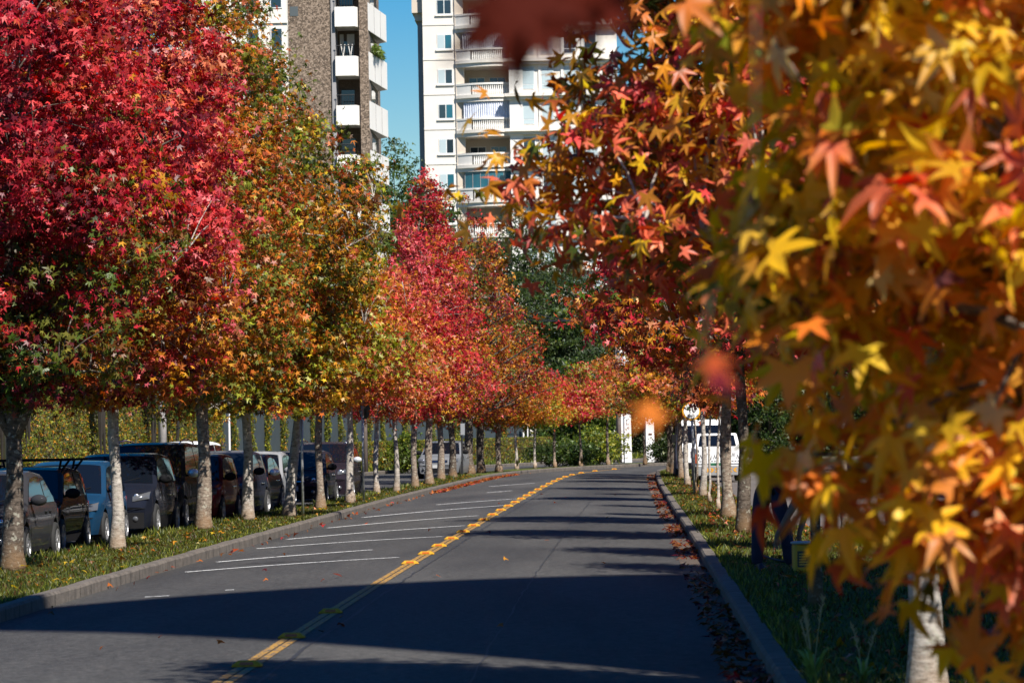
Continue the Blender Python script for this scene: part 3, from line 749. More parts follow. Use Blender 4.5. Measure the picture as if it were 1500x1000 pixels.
ROWR = 'trees on the strip beside the near kerb'
REDMIX = [('red',1.4,2.0),('crimson',.6,.9),('orange',2.4,2.0),('salmon',1.2,1.2),('maroon',.6,.9),('dark',.5,.3),('amber',1.4,1.0),('rust',1,.8),('green',.5,.2)]
rowR = [
 (1358,1037,9.5,2.35,2.2,.125,M_BARK_PALE,(0,0),24000,.122,[('red',1.6,2.6),('orange',3,2.6),('crimson',.3,.5),('amber',2.0,1.6),('maroon',.35,.5),('dark',.3,.2),('gold',1,.8),('coral',3,3),('green',.6,.4),('rust',.8,.8)],2,
  'large red and orange tree with pale mottled trunk rising behind the yellow leaves'),
 (1195,886,10.0,2.2,3.3,.065,M_BARK_DARK,(.2,0),13000,.13,REDMIX,1,'dark slim trunk in the shade beside the yellow canister'),
 (1090,780,8.2,2.4,2.9,.125,M_BARK_DARK,(0,0),14000,.13,REDMIX,1,'brown trunk directly behind the bending person'),
 (1067,758,8.0,2.6,2.85,.135,M_BARK,(0,0),15000,.13,REDMIX+[('cream',.3,.3)],1,'thick rough brown trunk in front of the lettered pickup'),
 (1052.6,748,4.4,.75,2.3,.038,M_BARK_PALE,(.1,0),1700,.12,REDMIX,1,'thin grey sapling just beside the thick rough brown trunk'),
 (1040,736,4.4,.75,2.3,.04,M_BARK_PALE,(.1,0),1700,.12,REDMIX,1,'spindly pale sapling leaning in front of the pickup tailgate'),
 (1030,727,7.0,1.9,3.2,.088,M_BARK_PALE,(.12,0),12000,.125,[('red',1.5,2.5),('maroon',.8,1.5),('salmon',1,1),('orange',1,.6),('olive',.6,.2)],1,'straight silver barked tree just behind the round speed sign'),
 (1021,719.5,4.8,.7,3.2,.035,M_BARK,(0,0),1500,.12,REDMIX,1,'crooked thin sapling right against the speed sign post'),
 (1007,712,6.2,2.3,2.2,.09,M_BARK_PALE,(-.1,0),9500,.12,[('orange',1.4,1.2),('salmon',1,1.2),('amber',1.2,.6),('lime',1,.2),('red',.8,1.6)],1,'leaning pale trunk on the verge beyond the speed sign'),
 (998.5,701.5,6.0,2.2,2.2,.11,M_BARK,(-.1,0),9000,.12,[('green',1.8,.6),('olive',1.2,1),('orange',1,1.2),('salmon',.6,1),('rust',1,1)],0,'thick lichen grey trunk with green lower leaves, second beyond the speed sign'),
 (991.5,697,5.6,2.1,2.2,.11,M_BARK,(0,0),8000,.12,[('green',1.5,.5),('olive',1.2,1),('orange',1,1.2),('rust',1,1)],0,'brown trunk third beyond the speed sign'),
 (985.5,694.5,5.4,2.1,2.2,.10,M_BARK_DARK,(0,0),7000,.12,[('salmon',1,1.2),('orange',1.2,1.2),('amber',1.2,.8),('rust',1,1)],0,'dark trunk fourth beyond the speed sign'),
 (980,692,5.2,2.1,2.1,.10,M_BARK_DARK,(0,0),7000,.12,[('salmon',1,1.5),('orange',1.2,1.2),('amber',1.2,.8),('lime',.8,.3)],0,'last dark trunk of the row where the verge turns away'),
]
for i, (px, py, H, R, H0, rb, mat, lean, n, size, pal, det, lab) in enumerate(rowR):
    tree(px, py, H, R, H0, pal, n, size, lab, rb, mat, detail=det, lean=lean, group=ROWR, z=VZ, seed=60+i, crad=.40, edge=.35 if i == 0 else 0, lobe=.45 if i == 0 else 1, twigs=.6 if i < 4 else .3)
# more big trees of the same strip, standing further from the kerb and mostly behind the yellow leaves
YELMIX = [('yellow',1.6,1),('amber',1.6,1),('orange',1,1.2),('green',1,.6),('lime',1,.6),('red',.5,1),('rust',.5,.5)]
tree(0,0,9.5,2.6,2.6,YELMIX,15000,.13,'tall golden tree standing back from the kerb behind the red and orange tree',.15,M_BARK_DARK,group=ROWR,seed=81,pos=(3.7,32.5,.1),detail=1)
tree(0,0,9.0,2.6,2.6,REDMIX,13000,.13,'tall shaded red tree standing back from the kerb behind the yellow canister',.15,M_BARK_DARK,group=ROWR,seed=82,pos=(4.6,38.5,.1),detail=1)

tree(0,0,7.4,1.7,2.6,REDMIX,8000,.13,'slender red tree on the verge past the bending person',.08,M_BARK,group=ROWR,seed=83,pos=(3.3,56,.1),detail=0)
tree(0,0,6.6,1.5,2.6,YELMIX,7000,.13,'slender yellow tree on the verge level with the bending person',.07,M_BARK,group=ROWR,seed=84,pos=(3.5,49.5,.1),detail=0)
# the tree whose leaves hang over the picture, and the low branch of its neighbour
NEARPAL = [('gold',4.8,4.4),('apricot',2.8,2.6),('tangerine',2.0,2.0),('coral',1.5,1.2),('red',.6,.5),('lime',.5,.8),('mauve',.3,.3),('green',.25,.45),('cream',.4,.3)]
tree(0,0,4.5,1.10,1.16,NEARPAL,6800,.130,'golden leaved tree hanging over the verge, close leaves out of focus',.14,M_BARK,group=ROWR,seed=92,pos=(1.48,11.4,.1),detail=2,prof=prof_hang,
     edge=.3,crad=.30,cl=22,twigs=.6,shell=.36,lobe=.3,rnd=.55,patch=.35,reach=1.20,leafmat=leaf_material('golden_leaf',.45,.45))
root = empty('street_tree', (3.1, 3.9, .1), 0, 'tree with blurred red leaves, shade put into their dark colour, hanging from the top edge', 'tree', ROWR)
gn = np.random.default_rng(5); random.seed(5)
tk = MB(); tk.tube([(0,0,-.1),(0,0,.3),(.02,0,2),(0,.03,4),(0,0,6)], [.19,.15,.13,.08,.02], 10, jit=.1)
LW = [(785,10,3.7),(760,5,3.6),(835,8,3.9),(862,-14,4.1),(800,-30,3.7)]
brt = [Vector((-.05,.02,2.55)), Vector((-1.0,0,2.72)), Vector((-2.0,-.05,2.75)), P(905,-70,3.95)-Vector((3.1,3.9,.1)), P(800,-30,3.75)-Vector((3.1,3.9,.1)), P(730,-10,3.6)-Vector((3.1,3.9,.1))]
tk.tube(brt, [.05,.035,.025,.014,.007,.003], 6)
for (ax, ay, bx, by, Y) in ((1110,-160,1052,600,4.7),(1040,430,972,598,4.55)):
    a_ = P(ax, ay, Y)-Vector((3.1,3.9,.1)); b_ = P(bx, by, Y)-Vector((3.1,3.9,.1))
    tk.tube([a_, a_.lerp(b_, .5)+Vector((.02,0,0)), b_], [.0008,.0007,.0006], 4)
pp, nn_, cc, ss = [], [], [], []
for (px, py, Y) in LW:
    for k in range(6):
        pp.append(np.array(P(px+gn.normal()*26, py+gn.normal()*14, Y+gn.normal()*.12))-np.array((3.1,3.9,.1))); nn_.append((gn.normal()*.4, -.7+gn.normal()*.4, .5)); 
        cc.append(np.array([.06,.008,.004])*gn.uniform(.8, 1.4)); ss.append(gn.uniform(.05, .07))  # unlit look of these leaves is put into their very low colour
for (px, py, Y, c, z_) in [(962,600,4.5,'orange',.042),(1045,556,4.6,'maroon',.04),(1040,528,4.7,'rust',.04)]:
    pp.append(np.array(P(px, py, Y))-np.array((3.1,3.9,.1))); nn_.append((gn.normal()*.3-.2, -.6, .6)); cc.append(np.array(CR[c])); ss.append(z_)
V1 = place_leaves(np.array(pp), np.array(nn_), np.array(ss), np.array(cc), 2, gn)
# the rest of its crown, above and beside the frame
nc = 2600
q_ = gn.normal(size=(nc, 3)); q_ /= np.linalg.norm(q_, axis=1, keepdims=True); q_ *= gn.uniform(.5, 1, (nc, 1))
ps = q_*np.array([2.2, 2.2, 1.5])+np.array([.6, -.6, 4.9])
V2 = place_leaves(ps, q_+np.array([0, 0, .5]), np.full(nc, .14), np.array(CR['rust'])*gn.uniform(.6, 1.3, (nc, 1)), 1, gn)
np_mesh('crown', *merge([V1, V2]), leaf_material('dull_leaf', .25, .7, .05), root)
tk.build('trunk', M_BARK, root, smooth=True)

# ------------------------------------------------------------------ dark trees behind
GRN = [('pine',2,2),('green',1,1),('dark',1,.6)]
SAGE = [('sage',2,2),('dark',.8,.4),('green',.4,.5)]
def farpx(px, Y): return (P(px, 640, Y).x, Y, 0)
bt = [
 ('conifer_tree', farpx(584,250),21.0,3.4,3,[('pine',2,2),('green',1.6,1.6)],prof_oval,'dark green conifer rising between the pebble clad tower and the white tower',17000,.28),
 ('conifer_tree', farpx(612,246),17.5,3.0,2,[('pine',2,2),('green',1.2,1.6)],prof_oval,'second dark conifer lower than its neighbour beside the white tower',14000,.26),
 ('broadleaf_tree', farpx(555,236),13.2,2.6,2,SAGE,prof_oval,'grey green tree below the conifer at the foot of the pebble clad tower',7000,.27),
 ('broadleaf_tree', farpx(636,275),20.5,3.0,4,SAGE,prof_oval,'pale sage green tree at the corner of the white tower',7500,.30),
 ('broadleaf_tree', farpx(772,240),15.8,3.9,2,SAGE,prof_oval,'rounded grey green tree below the balconies of the white tower',22000,.22),
 ('broadleaf_tree', farpx(832,232),12.4,3.2,1,SAGE,prof_oval,'grey green tree behind the power lines',17000,.22),
 ('broadleaf_tree', farpx(720,238),11.0,3.0,1,GRN,prof_oval,'dark green tree hidden behind the bronze street trees',7000,.26),
 ('broadleaf_tree', farpx(905,236),11.8,3.6,.4,GRN,prof_oval,'dark bushy tree behind the pair of concrete poles',10000,.26),
 ('broadleaf_tree', farpx(985,238),10.5,3.6,.4,GRN,prof_oval,'dark bushy tree behind the single concrete pole',10000,.26),
 ('broadleaf_tree', farpx(845,228),6.0,2.6,.2,GRN,prof_oval,'low dark tree closing the view behind the bend',8000,.24),
 ('broadleaf_tree', farpx(1060,232),11.5,3.8,.3,GRN,prof_oval,'dark tree behind the white van and pickup',8000,.26),
]
for i, (nm, pos, H, R, H0, pal, pf, lab, n, sz) in enumerate(bt):
    tree(0,0,H,R,H0,pal,n,sz,lab,.22,M_BARK_DARK,detail=0,prof=pf,pos=pos,seed=120+i,name=nm,group='dark trees beyond the bend',crad=.75,cl=30,shell=.4,twigs=.2)
base = tree(0,0,9.5,3.4,.5,GRN,9000,.26,'shaded dark green tree far behind the yellow leaves',.2,M_BARK_DARK,detail=0,prof=prof_oval,pos=(13.5,75,0),seed=140,name='broadleaf_tree',group='shaded trees beyond the pavement',crad=.75,cl=30,twigs=.2)
for (x, y, k, rz) in [(13,92,1.0,1.2),(14,112,1.05,2.5),(12.5,58,.95,4.0),(15,135,1.1,5.0),(12,168,1.0,.6),(11,102,.9,3.3),(11.5,124,.95,1.9),(11,146,.9,4.4),(17,158,1.1,2.2),(10.5,82,.85,.4),(10.5,66,.9,5.6),(17,180,1.15,2.9),(24,190,1.2,1.0)]+[(P(v, 640, 222+(v%3)*6).x, 222+(v%3)*6, .75+.03*(v%7), v*.7) for v in range(1082, 1520, 46)]:
    c = base.copy(); COL.objects.link(c); c.location = (x, y, 0); c.rotation_euler = (0,0,rz); c.scale = (k,k,k)
    for ch in base.children:
        d = ch.copy(); COL.objects.link(d); d.parent = c
g3 = np.random.default_rng(55)
hp = [(10.2, 50), (10.0, 90), (10.0, 130), (11.0, 160), (14, 175), (22, 186), (34, 196)]
root = empty('boundary_hedge', (0,0,0), 0, 'tall dark hedge closing off the pavement behind the van', 'hedge')
HEDGE_LATER = (root, hp, g3)
# bushes on the bank
def bush(px, py, h, r, n, label, pal, seed, Y=None):
    p = G(px, py, VZ); gen = np.random.default_rng(seed); random.seed(seed)
    root = empty('bush', (p.x, p.y, VZ), 0, label, 'bush')
    crown_mesh('foliage', root, n, .05, h, r, prof_oval, pal, gen, .16, 0, cl=24, crad=.4, shell=.5)
    q = MB()
    for k in range(7):
        a = k*.9; q.tube([(0,0,-.05), (math.cos(a)*r*.3, math.sin(a)*r*.3, h*.4), (math.cos(a)*r*.6, math.sin(a)*r*.6, h*.8)], [.04,.025,.008], 5)
    q.build('stem', M_BARK_DARK, root)
bush(878, 678, 1.9, 1.3, 2600, 'bright lime green bush beside the wooden pole on the bank', [('lime',1,1.4),('green',2,1.5)], 201)
bush(815, 680, 1.3, 1.3, 2200, 'dark green bush on the bank behind the small red tree', [('green',1,1),('dark',2,1.2)], 202)
bush(846, 680, 1.1, 1.2, 1800, 'mid green bush on the bank between dark bush and lime bush', [('green',1,1),('pine',2,1.2)], 203)
bush(982, 677, 1.4, 1.3, 2200, 'leafy green bush at the foot of the single concrete pole', [('green',1,1.2),('dark',1.4,1)], 204)
bush(592, 689, 1.7, .9, 1800, 'loose green bush against the slate wall behind the thin trees', [('green',2,2),('lime',.8,1.2)], 205)

# ------------------------------------------------------------------ poles and signs
M_CONC = plain('pole_concrete', (.42, .39, .37), .85, var=.25, vscale=4)
M_WHITEC = plain('pole_whitewash', (.72, .70, .68), .8, var=.12, vscale=5)
M_WOOD = plain('pole_wood', (.24, .19, .16), .9, var=.3, vscale=6)
M_STEEL = plain('galvanised_steel', (.42, .43, .44), .45, metal=.6, var=.2, vscale=8)
M_BLACK = plain('matt_black', (.012, .012, .013), .6)
M_INK = plain('ink_black', (.01, .01, .012), .6)
def utility(px, Y, h, r, mat, label, name='utility_pole', z=0.0):
    x = P(px, 640, Y).x; root = empty(name, (x, Y, z), 0, label, 'pole')
    q = MB(); q.tube([(0,0,-.1),(0,0,h*.5),(0,0,h)], [r, r*.85, r*.7], 14); q.build('shaft', mat, root, smooth=True)
    q = MB(); q.box(-1.0,1.0,-.06,.06,h-.6,h-.45); q.build('crossarm', M_WOOD, root)
    for dx in (-.8,0,.8):
        q = MB(); q.lathe([(0,0),(.05,0),(.03,.06),(.055,.1),(.03,.14),(0,.16)], c=(dx,0,h-.45), sides=10); q.build('insulator', M_WHITEC, root)
    return root
utility(12, 118, 9, .16, M_CONC, 'grey round concrete pole behind the forked crimson tree')
utility(238, 132, 9, .16, M_CONC, 'grey concrete pole rising above the tall black van')
utility(375, 158, 9, .17, M_CONC, 'grey concrete pole at the start of the slate panels')
utility(702, 188, 9, .16, M_CONC, 'pale pole seen between the bronze tree trunks near the hedge')
utility(534, 170, 9, .14, M_WOOD, 'brown pole behind the people carrier and the second dark round sign')
utility(906.5, 207, 8.5, .15, M_WOOD, 'weathered wooden pole beside the pair of white concrete posts', z=.1)
def double_t(px, Y, w, h, label, graffiti=False):
    x = P(px, 640, Y).x; root = empty('concrete_post', (x, Y, .1), .25, label, 'post')
    q = MB(); k = .75
    for z0, z1 in ((-.1, h),):
        vs = [(-w/2,-.13,z0),(w/2,-.13,z0),(w/2,.13,z0),(-w/2,.13,z0),(-w/2*k,-.1,z1),(w/2*k,-.1,z1),(w/2*k,.1,z1),(-w/2*k,.1,z1)]
        q.add(vs, [(3,2,1,0),(4,5,6,7),(0,1,5,4),(1,2,6,5),(2,3,7,6),(3,0,4,7)])
    q.build('shaft', M_WHITEC, root, bevel=.015)
    q = MB(); q.box(-w*.2, w*.2, -.14, -.128, 1.35, 1.45); q.build('bracket', M_BLACK, root)
    if graffiti:
        q = MB(); gn_ = random.Random(4)
        for zz in (2.2,2.0,1.75,1.5,1.22,.95,.7):
            pts = [(gn_.uniform(-w*.25,w*.25), -.137, zz+gn_.uniform(-.09,.09)) for _ in range(4)]
            q.tube(pts, .012, 4)
        q.build('scrawl', M_INK, root)
    q = MB(); q.box(-.9,.9,-.17,-.12,h-.5,h-.38); q.build('crossarm', M_WOOD, root)
double_t(919, 205, .40, 8, 'whitewashed concrete post with dark scrawled graffiti beside the wooden pole', True)
double_t(912.5, 209, .30, 8, 'thin whitewashed concrete post hidden behind the scrawled one')
double_t(951.5, 206, .48, 8, 'lone broad white concrete post with small dark bracket')
# power lines
q = MB()
for k, (dx, zz) in enumerate(((-.8, 8.0), (0, 8.0), (.8, 8.0))):
    a = Vector((P(702,640,188).x+dx, 188, zz+.6)); b = Vector((P(906.5,640,207).x+dx, 207, zz+.2))
    q.tube([a.lerp(b, i/12)+Vector((0,0,-4*.9*(i/12)*(1-i/12))) for i in range(13)], .022, 5)
tag(q.build('power_line', M_BLACK), 'dark sagging power lines strung between the poles past the bend', 'cable')

def text_mesh(txt, size, mat, parent, loc, rot, name='lettering'):
    cu = bpy.data.curves.new('txt', 'FONT'); cu.body = txt; cu.size = size; cu.align_x = 'CENTER'; cu.align_y = 'CENTER'; cu.extrude = .002
    tmp = bpy.data.objects.new('tmp', cu); COL.objects.link(tmp)
    dg = bpy.context.evaluated_depsgraph_get(); me = bpy.data.meshes.new_from_object(tmp.evaluated_get(dg))
    bpy.data.objects.remove(tmp); me.materials.clear(); me.materials.append(mat)
    o = bpy.data.objects.new(name, me); COL.objects.link(o); o.parent = parent; o.location = loc; o.rotation_euler = rot
    return o
# speed sign
p = G(1017.5, 724, VZ); sc = F/p.y
root = empty('speed_sign', p, 0, 'round white speed sign reading 40 with orange yellow rim on a grey post', 'road sign')
q = MB(); q.tube([(0,0,-.1),(-.02,0,1.5),(-.045,0,2.55)], .032, 10); q.build('post', M_STEEL, root, smooth=True)
zc = 2.22
q = MB(); q.lathe([(0,-.05),(.25,-.05),(.25,-.035),(0,-.035)], 'y', (-.04,0,zc), 40); q.build('rim', plain('sign_rim', (.80, .38, .02), .4), root)
q = MB(); q.lathe([(0,-.054),(.205,-.054),(.205,-.0505)], 'y', (-.04,0,zc), 40); q.build('plate', plain('sign_white', (.82, .82, .82), .4), root)
text_mesh('40', .27, M_INK, root, (-.04,-.058,zc+.045), (math.pi/2,0,0))
text_mesh('km/h', .085, M_INK, root, (-.04,-.058,zc-.12), (math.pi/2,0,0))
# backs of two round signs
for (px, py, lab, tilt, rz) in ((444,757,'dark round sign seen from behind on a grey post by the slanting tree',0,.25),(533,735,'tilted dark sign seen from behind on a black and grey post by the people carrier',.5,-.9)):
    p = G(px, py, VZ); root = empty('road_sign', p, 0, lab, 'road sign')
    q = MB(); q.tube([(0,0,-.1),(0,0,1.4),(.02,0,2.75)], .03, 10); q.build('post', M_STEEL, root, smooth=True)
    q = MB(); n = 8; rr = .27
    poly = [(rr*math.cos(math.pi/8+k*math.pi/4), rr*math.sin(math.pi/8+k*math.pi/4)) for k in range(n)]
    q.add([(x_, .04, z_) for x_, z_ in poly]+[(x_, .052, z_) for x_, z_ in poly], [tuple(range(n-1,-1,-1)), tuple(range(n,2*n))]+[(i,(i+1)%n,n+(i+1)%n,n+i) for i in range(n)])
    o = q.build('plate', plain('sign_back', (.02, .021, .023), .5, var=.3, vscale=9), root); o.location = (.02,0,2.42); o.rotation_euler = (0, tilt, rz)
    q = MB(); q.box(-.05,.05,.032,.042,2.3,2.36); q.box(-.05,.05,.032,.042,2.52,2.58); q.build('bracket', M_STEEL, root)
# thin posts beyond the second lane
for (px, Y, h, mat, lab) in ((336,128,3.6,M_WHITEC,'thin white sign post against the ivy wall between black van and red car'),(773,205,2.6,M_WHITEC,'thin white post on the bank past the clipped hedge'),(676.5,150,2.2,M_BLACK,'thin dark post between the muddy footed trunks')):
    x = P(px, 640, Y).x; root = empty('sign_post', (x, Y, .1), 0, lab, 'post')
    q = MB(); q.tube([(0,0,-.1),(0,0,h)], .035, 8); q.build('shaft', mat, root)
    q = MB(); q.box(-.2,.2,-.045,-.035,h-.55,h-.1); o = q.build('plate', plain('sign_grey', (.25,.26,.27), .5), root); o.rotation_euler = (0,0,1.2)

# ------------------------------------------------------------------ ivy wall, slate wall, hedge
def along(path, y0, y1, n):
    ys = np.linspace(y0, y1, n); return [(float(np.interp(y, [p[1] for p in path], [p[0] for p in path])), float(y)) for y in ys]
M_SLATE = plain('slate_panel', (.036, .050, .056), .7, var=.12, vscale=1.5)
def wall_slab(A, z0, z1, th, mat, name, parent):
    q = MB(); rows = []
    for (x, y) in A: rows.append([(x,y,z0),(x,y,z1),(x-th*.95,y+th*.3,z1),(x-th*.95,y+th*.3,z0)])
    q.grid(rows); q.f.append((0,1,2,3)); q.m.append(0); n = len(q.v); q.f.append((n-1,n-2,n-3,n-4)); q.m.append(0)
    return q.build(name, mat, parent)
def ivy(A, z0, z1, n, gen, pal, wt, depth=.16, size=.13, clump=True):
    A = np.array(A); s_ = gen.random(n)*(len(A)-1.001); i = s_.astype(int); f = (s_-i)[:, None]
    xy = A[i]*(1-f)+A[i+1]*f; t = A[i+1]-A[i]; t /= np.linalg.norm(t, axis=1, keepdims=True); nr = np.stack([t[:, 1], -t[:, 0]], 1)
    z = z0+(z1-z0)*gen.random(n)
    bul = depth*(.4+.6*np.sin(xy[:, 1]*1.3+z*2.1)**2)*gen.random(n)
    pos = np.concatenate([xy+nr*(bul+.02)[:, None], z[:, None]], 1)
    nrm = np.concatenate([nr*.9, np.full((n, 1), .45)], 1)+gen.normal(size=(n, 3))*.45
    cc = np.array([CR[c] for c in pal]); idx = gen.choice(len(pal), n, p=wt)
    return place_leaves(pos, nrm, size*gen.uniform(.6, 1.2, n), cc[idx]*gen.uniform(.5, 1.2, (n, 1)), 0, gen)
root = empty('ivy_wall', (0,0,0), 0, 'tall wall smothered in yellow green ivy behind the parked cars', 'wall')
A = along(WALL, 80, 151, 40)
wall_slab(A, -.1, 5.4, .35, plain('wall_render', (.10,.095,.05), .9, var=.3, vscale=2), 'wall', root)
g2 = np.random.default_rng(31)
np_mesh('ivy', *ivy(A, .1, 5.6, 105000, g2, ('amber','olive','lime','brown','green'), (.13,.36,.24,.07,.20), .2, .095), M_LEAF, root)
q = MB(); gn_ = random.Random(9)
for yv, k in ((116,2),(118,7),(119.5,8),(121,3),(122.5,5),(131.5,10),(138.5,9),(142,4)):
    x, y = along(WALL, yv, yv, 1)[0]
    for j in range(k):
        dy = gn_.uniform(-.7,.7); w_ = gn_.choice((.03,.04,.06,.10)); ln_ = gn_.uniform(1.8,4.6); xx = x+.42+gn_.uniform(0,.15)-dy*.12
        pts = [(xx+gn_.uniform(-.04,.04), y+dy+gn_.uniform(-.08,.08), 5.3-ln_*s_) for s_ in (0,.25,.5,.75,1)]
        q.tube(pts, [w_,w_,w_*.9,w_*.7,w_*.3], 5)
q.build('dark_strand', plain('strand_dark', (.018,.014,.01), .9), root)  # dark tapering strands down the front of the ivy
root = empty('panel_wall', (0,0,0), 0, 'dark slate blue panelled wall with ivy strips beyond the hedge', 'wall')
A = along(WALL, 151.4, 206, 50)
wall_slab(A, -.1, 5.6, .3, M_SLATE, 'panel', root)
yv = 152.5
while yv < 205:
    w_ = .55+.25*random.random()
    np_mesh('ivy', *ivy(along(WALL, yv, yv+w_, 4), .1, 5.5, 2300, g2, ('amber','olive','lime','green'), (.08,.38,.24,.30), .25, .09), M_LEAF, root)
    yv += 3.1 if yv < 175 else 3.6
    if yv > 204: break
root, hp, g3 = HEDGE_LATER
A = [(x, y) for x, y in np.concatenate([np.linspace(hp[i], hp[i+1], 12, endpoint=False) for i in range(len(hp)-1)])]
q = MB(); rows = []
for (x, y) in A: rows.append([(x+1.2,y+.3,-.1),(x+1.0,y+.2,4.4),(x+.25,y,4.4),(x+.1,y,-.1)])
q.grid(rows); q.build('twigs', plain('hedge_dark_twigs', (.02,.022,.010), .95, var=.4, vscale=4), root)
np_mesh('leaves', *ivy([(x+.1, y) for x, y in A], -.1, 4.9, 30000, g3, ('green','dark','pine','brown'), (.35,.3,.3,.05), .5, .22), M_LEAF, root)
root = empty('clipped_hedge', (0,0,0), 0, 'low clipped olive hedge along the foot of the slate wall', 'hedge')
hp = [(x+.75, y-.35) for x, y in along(WALL, 166, 207.5, 30)]
q = MB(); rows = []
for (x, y) in hp: rows.append([(x-.3,y+.1,.05),(x-.3,y+.1,1.42),(x+.28,y-.1,1.42),(x+.32,y-.12,.05)])
q.grid(rows); q.f.append((0,1,2,3)); q.m.append(0); q.build('twigs', plain('hedge_twigs', (.045,.04,.015), .95, var=.4, vscale=6), root)
pa = [ivy([(x+.3, y-.12) for x, y in hp], .1, 1.5, 16000, g2, ('olive','lime','green','brown','amber'), (.42,.18,.2,.12,.08), .14, .085)]
XY = inside_strip(7000, [Vector((x-.3, y)) for x, y in hp], [Vector((x+.35, y-.1)) for x, y in hp], 166, 207, g2)
pa.append(litter(XY, 1.44, g2, ('olive','lime','green'), (.5,.3,.2), .085, .5))
np_mesh('leaves', *merge(pa), M_LEAF, root)

# ------------------------------------------------------------------ cars
M_GLASS = plain('car_glass', (.004, .006, .010), .03, spec=.42)
M_TYRE = plain('tyre_rubber', (.014, .014, .014), .85)
M_RIM = plain('alloy_rim', (.34, .34, .35), .38, metal=.6)
M_CHROME = plain('chrome', (.75, .75, .76), .12, metal=1)
M_LAMP = plain('lamp_glass', (.075, .078, .085), .08, spec=.7)
M_TRIM = plain('trim_black', (.010, .010, .011), .9, spec=.12)
M_PLATE = plain('plate_grey', (.45, .45, .44), .5)
def carpaint(name, col, metal=.1, rough=.85): return plain('paint_'+name, col, rough, metal=min(metal, .1), spec=.1, coat=.28)
def lerp_list(pts, v):
    if v <= pts[0][0]: return pts[0][1]
    for (a, b), (c, d) in zip(pts, pts[1:]):
        if v <= c: return b+(d-b)*(v-a)/(c-a) if c > a else d
    return pts[-1][1]
def make_car(name, label, px, py, zm, col, L=4.1, W=1.72, H=1.5, hood=.92, nose=.55, cowl=1.0, wst=1.85, roof_end=.6, boot=None, rw=.31, mirror='body', rails=False, rack=False,
             side_x=None, pos=None, rz=None, black_lower=False, group='cars parked in the row along the verge', cat='car', xextra=0):
    """nose points along -y (towards us) with the origin under the nose's centre; (px,py) is where its mirror shows, zm the mirror's height"""
    hw = W/2; bl = hood+.04
    prof = [(0,nose),(.04,nose+.10),(.12,hood-.16),(.30,hood-.09),(cowl,hood),(wst,H-.05),(wst+.35,H-.012),((wst+L-roof_end)/2,H),(L-roof_end,H-.05)]
    if boot: prof += [(L-boot,hood+.10),(L-.10,hood+.04),(L,hood-.16)]
    else: prof += [(L-.16,hood+.06),(L-.03,hood-.10),(L,nose+.1)]
    zt = lambda y: lerp_list(prof, y)
    plan_p = [(0,.86),(.10,.91),(.35,.975),(.7,1),(L-.7,1),(L-.3,.97),(L-.08,.92),(L,.87)]
    Wz = lambda z: lerp_list([(.2,.92),(.32,.965),(.55,1.0),(.75,.995),(bl,.955),(H,.79)], z)
    def Wd(y, z): return hw*lerp_list(plan_p, y)*Wz(z)
    def sweep(u, y): return .20*abs(u)**3*max(0, 1-y/.9) - .12*abs(u)**3*max(0, 1-(L-y)/.9)
    y1, y2, ra = .80, L-.78, rw+.055
    def zb(y):
        z = .21
        for yc in (y1, y2):
            if abs(y-yc) < ra: z = max(z, rw+math.sqrt(ra*ra-(y-yc)**2))
        return z
    ys = sorted(set([round(v, 4) for v in list(np.linspace(0, L, 46))+[p_[0] for p_ in prof]+[yc+k*ra for yc in (y1, y2) for k in (-1.001,-.985,-.94,-.85,-.7,-.4,0,.4,.7,.85,.94,.985,1.001)] if 0 <= v <= L]))
    q = MB(); rows = []
    for y in ys:
        b, t = zb(y), zt(y); t = max(t, b+.06); half = []
        half.append((0, b)); half.append((Wd(y, b)*.9, b))
        for k in range(9):
            z = b+.02+(t-.055-b-.02)*k/8; half.append((Wd(y, z), z))
        wt_ = Wd(y, t)
        half += [(wt_*.965, t-.02), (wt_*.88, t-.002), (wt_*.6, t+.008), (wt_*.3, t+.014), (0, t+.016)]
        row = []
        for (x, z) in half: row.append((x, y+sweep(x/hw, y), z))
        for (x, z) in reversed(half[1:-1]): row.append((-x, y+sweep(x/hw, y), z))
        row.append(row[0])
        rows.append(row)
    q.grid(rows); n = len(rows[0])
    q.f.append(tuple(range(n-1))); q.m.append(0)
    k0 = (len(rows)-1)*n; q.f.append(tuple(k0+i for i in range(n-2,-1,-1))); q.m.append(0)
    if black_lower:   # plastic cladding: by material slot along the sill rows
        pass
    # where the car stands
    if pos is None:
        mp_ = P(px, 690, zm); mx, my = mp_.x, zm
        ang = rz if rz is not None else math.atan2(-(xat(VP, my+3)-xat(VP, my-1)), 4)
        o0 = Vector((mx-.10, my-cowl-.35)) - Vector((hw, 0))
        loc = (o0.x+xextra, o0.y, .0)
    else: loc = pos; ang = rz or 0
    root = empty(name, loc, ang, label, cat, group)
    body = q.build('body', col, root, smooth=True)
    es = body.modifiers.new('es', 'EDGE_SPLIT'); es.split_angle = math.radians(38)
    # glass
    def toppatch(nm, ya, yb, inset, mat):
        g_ = MB(); rr_ = []
        for k in range(7):
            y = ya+(yb-ya)*k/6; wv = Wd(y, zt(y))-inset
            rr_.append([(u*wv, y+sweep(u*wv/hw, y)-(.006 if ya < L/2 else -.006), zt(y)+.022-.03*u**4) for u in np.linspace(-1, 1, 13)])
        g_.grid(rr_); return g_.build(nm, mat, root, smooth=True)
    toppatch('windscreen', cowl+.05, wst-.04, .07, M_GLASS)
    if boot: toppatch('rear_window', L-roof_end+.06, L-boot-.05, .07, M_GLASS)
    else: toppatch('rear_window', L-roof_end+.06, L-.16-.05, .07, M_GLASS)
    yB = (cowl+L)/2+.15
    yend = L-(boot+.15 if boot else .42)
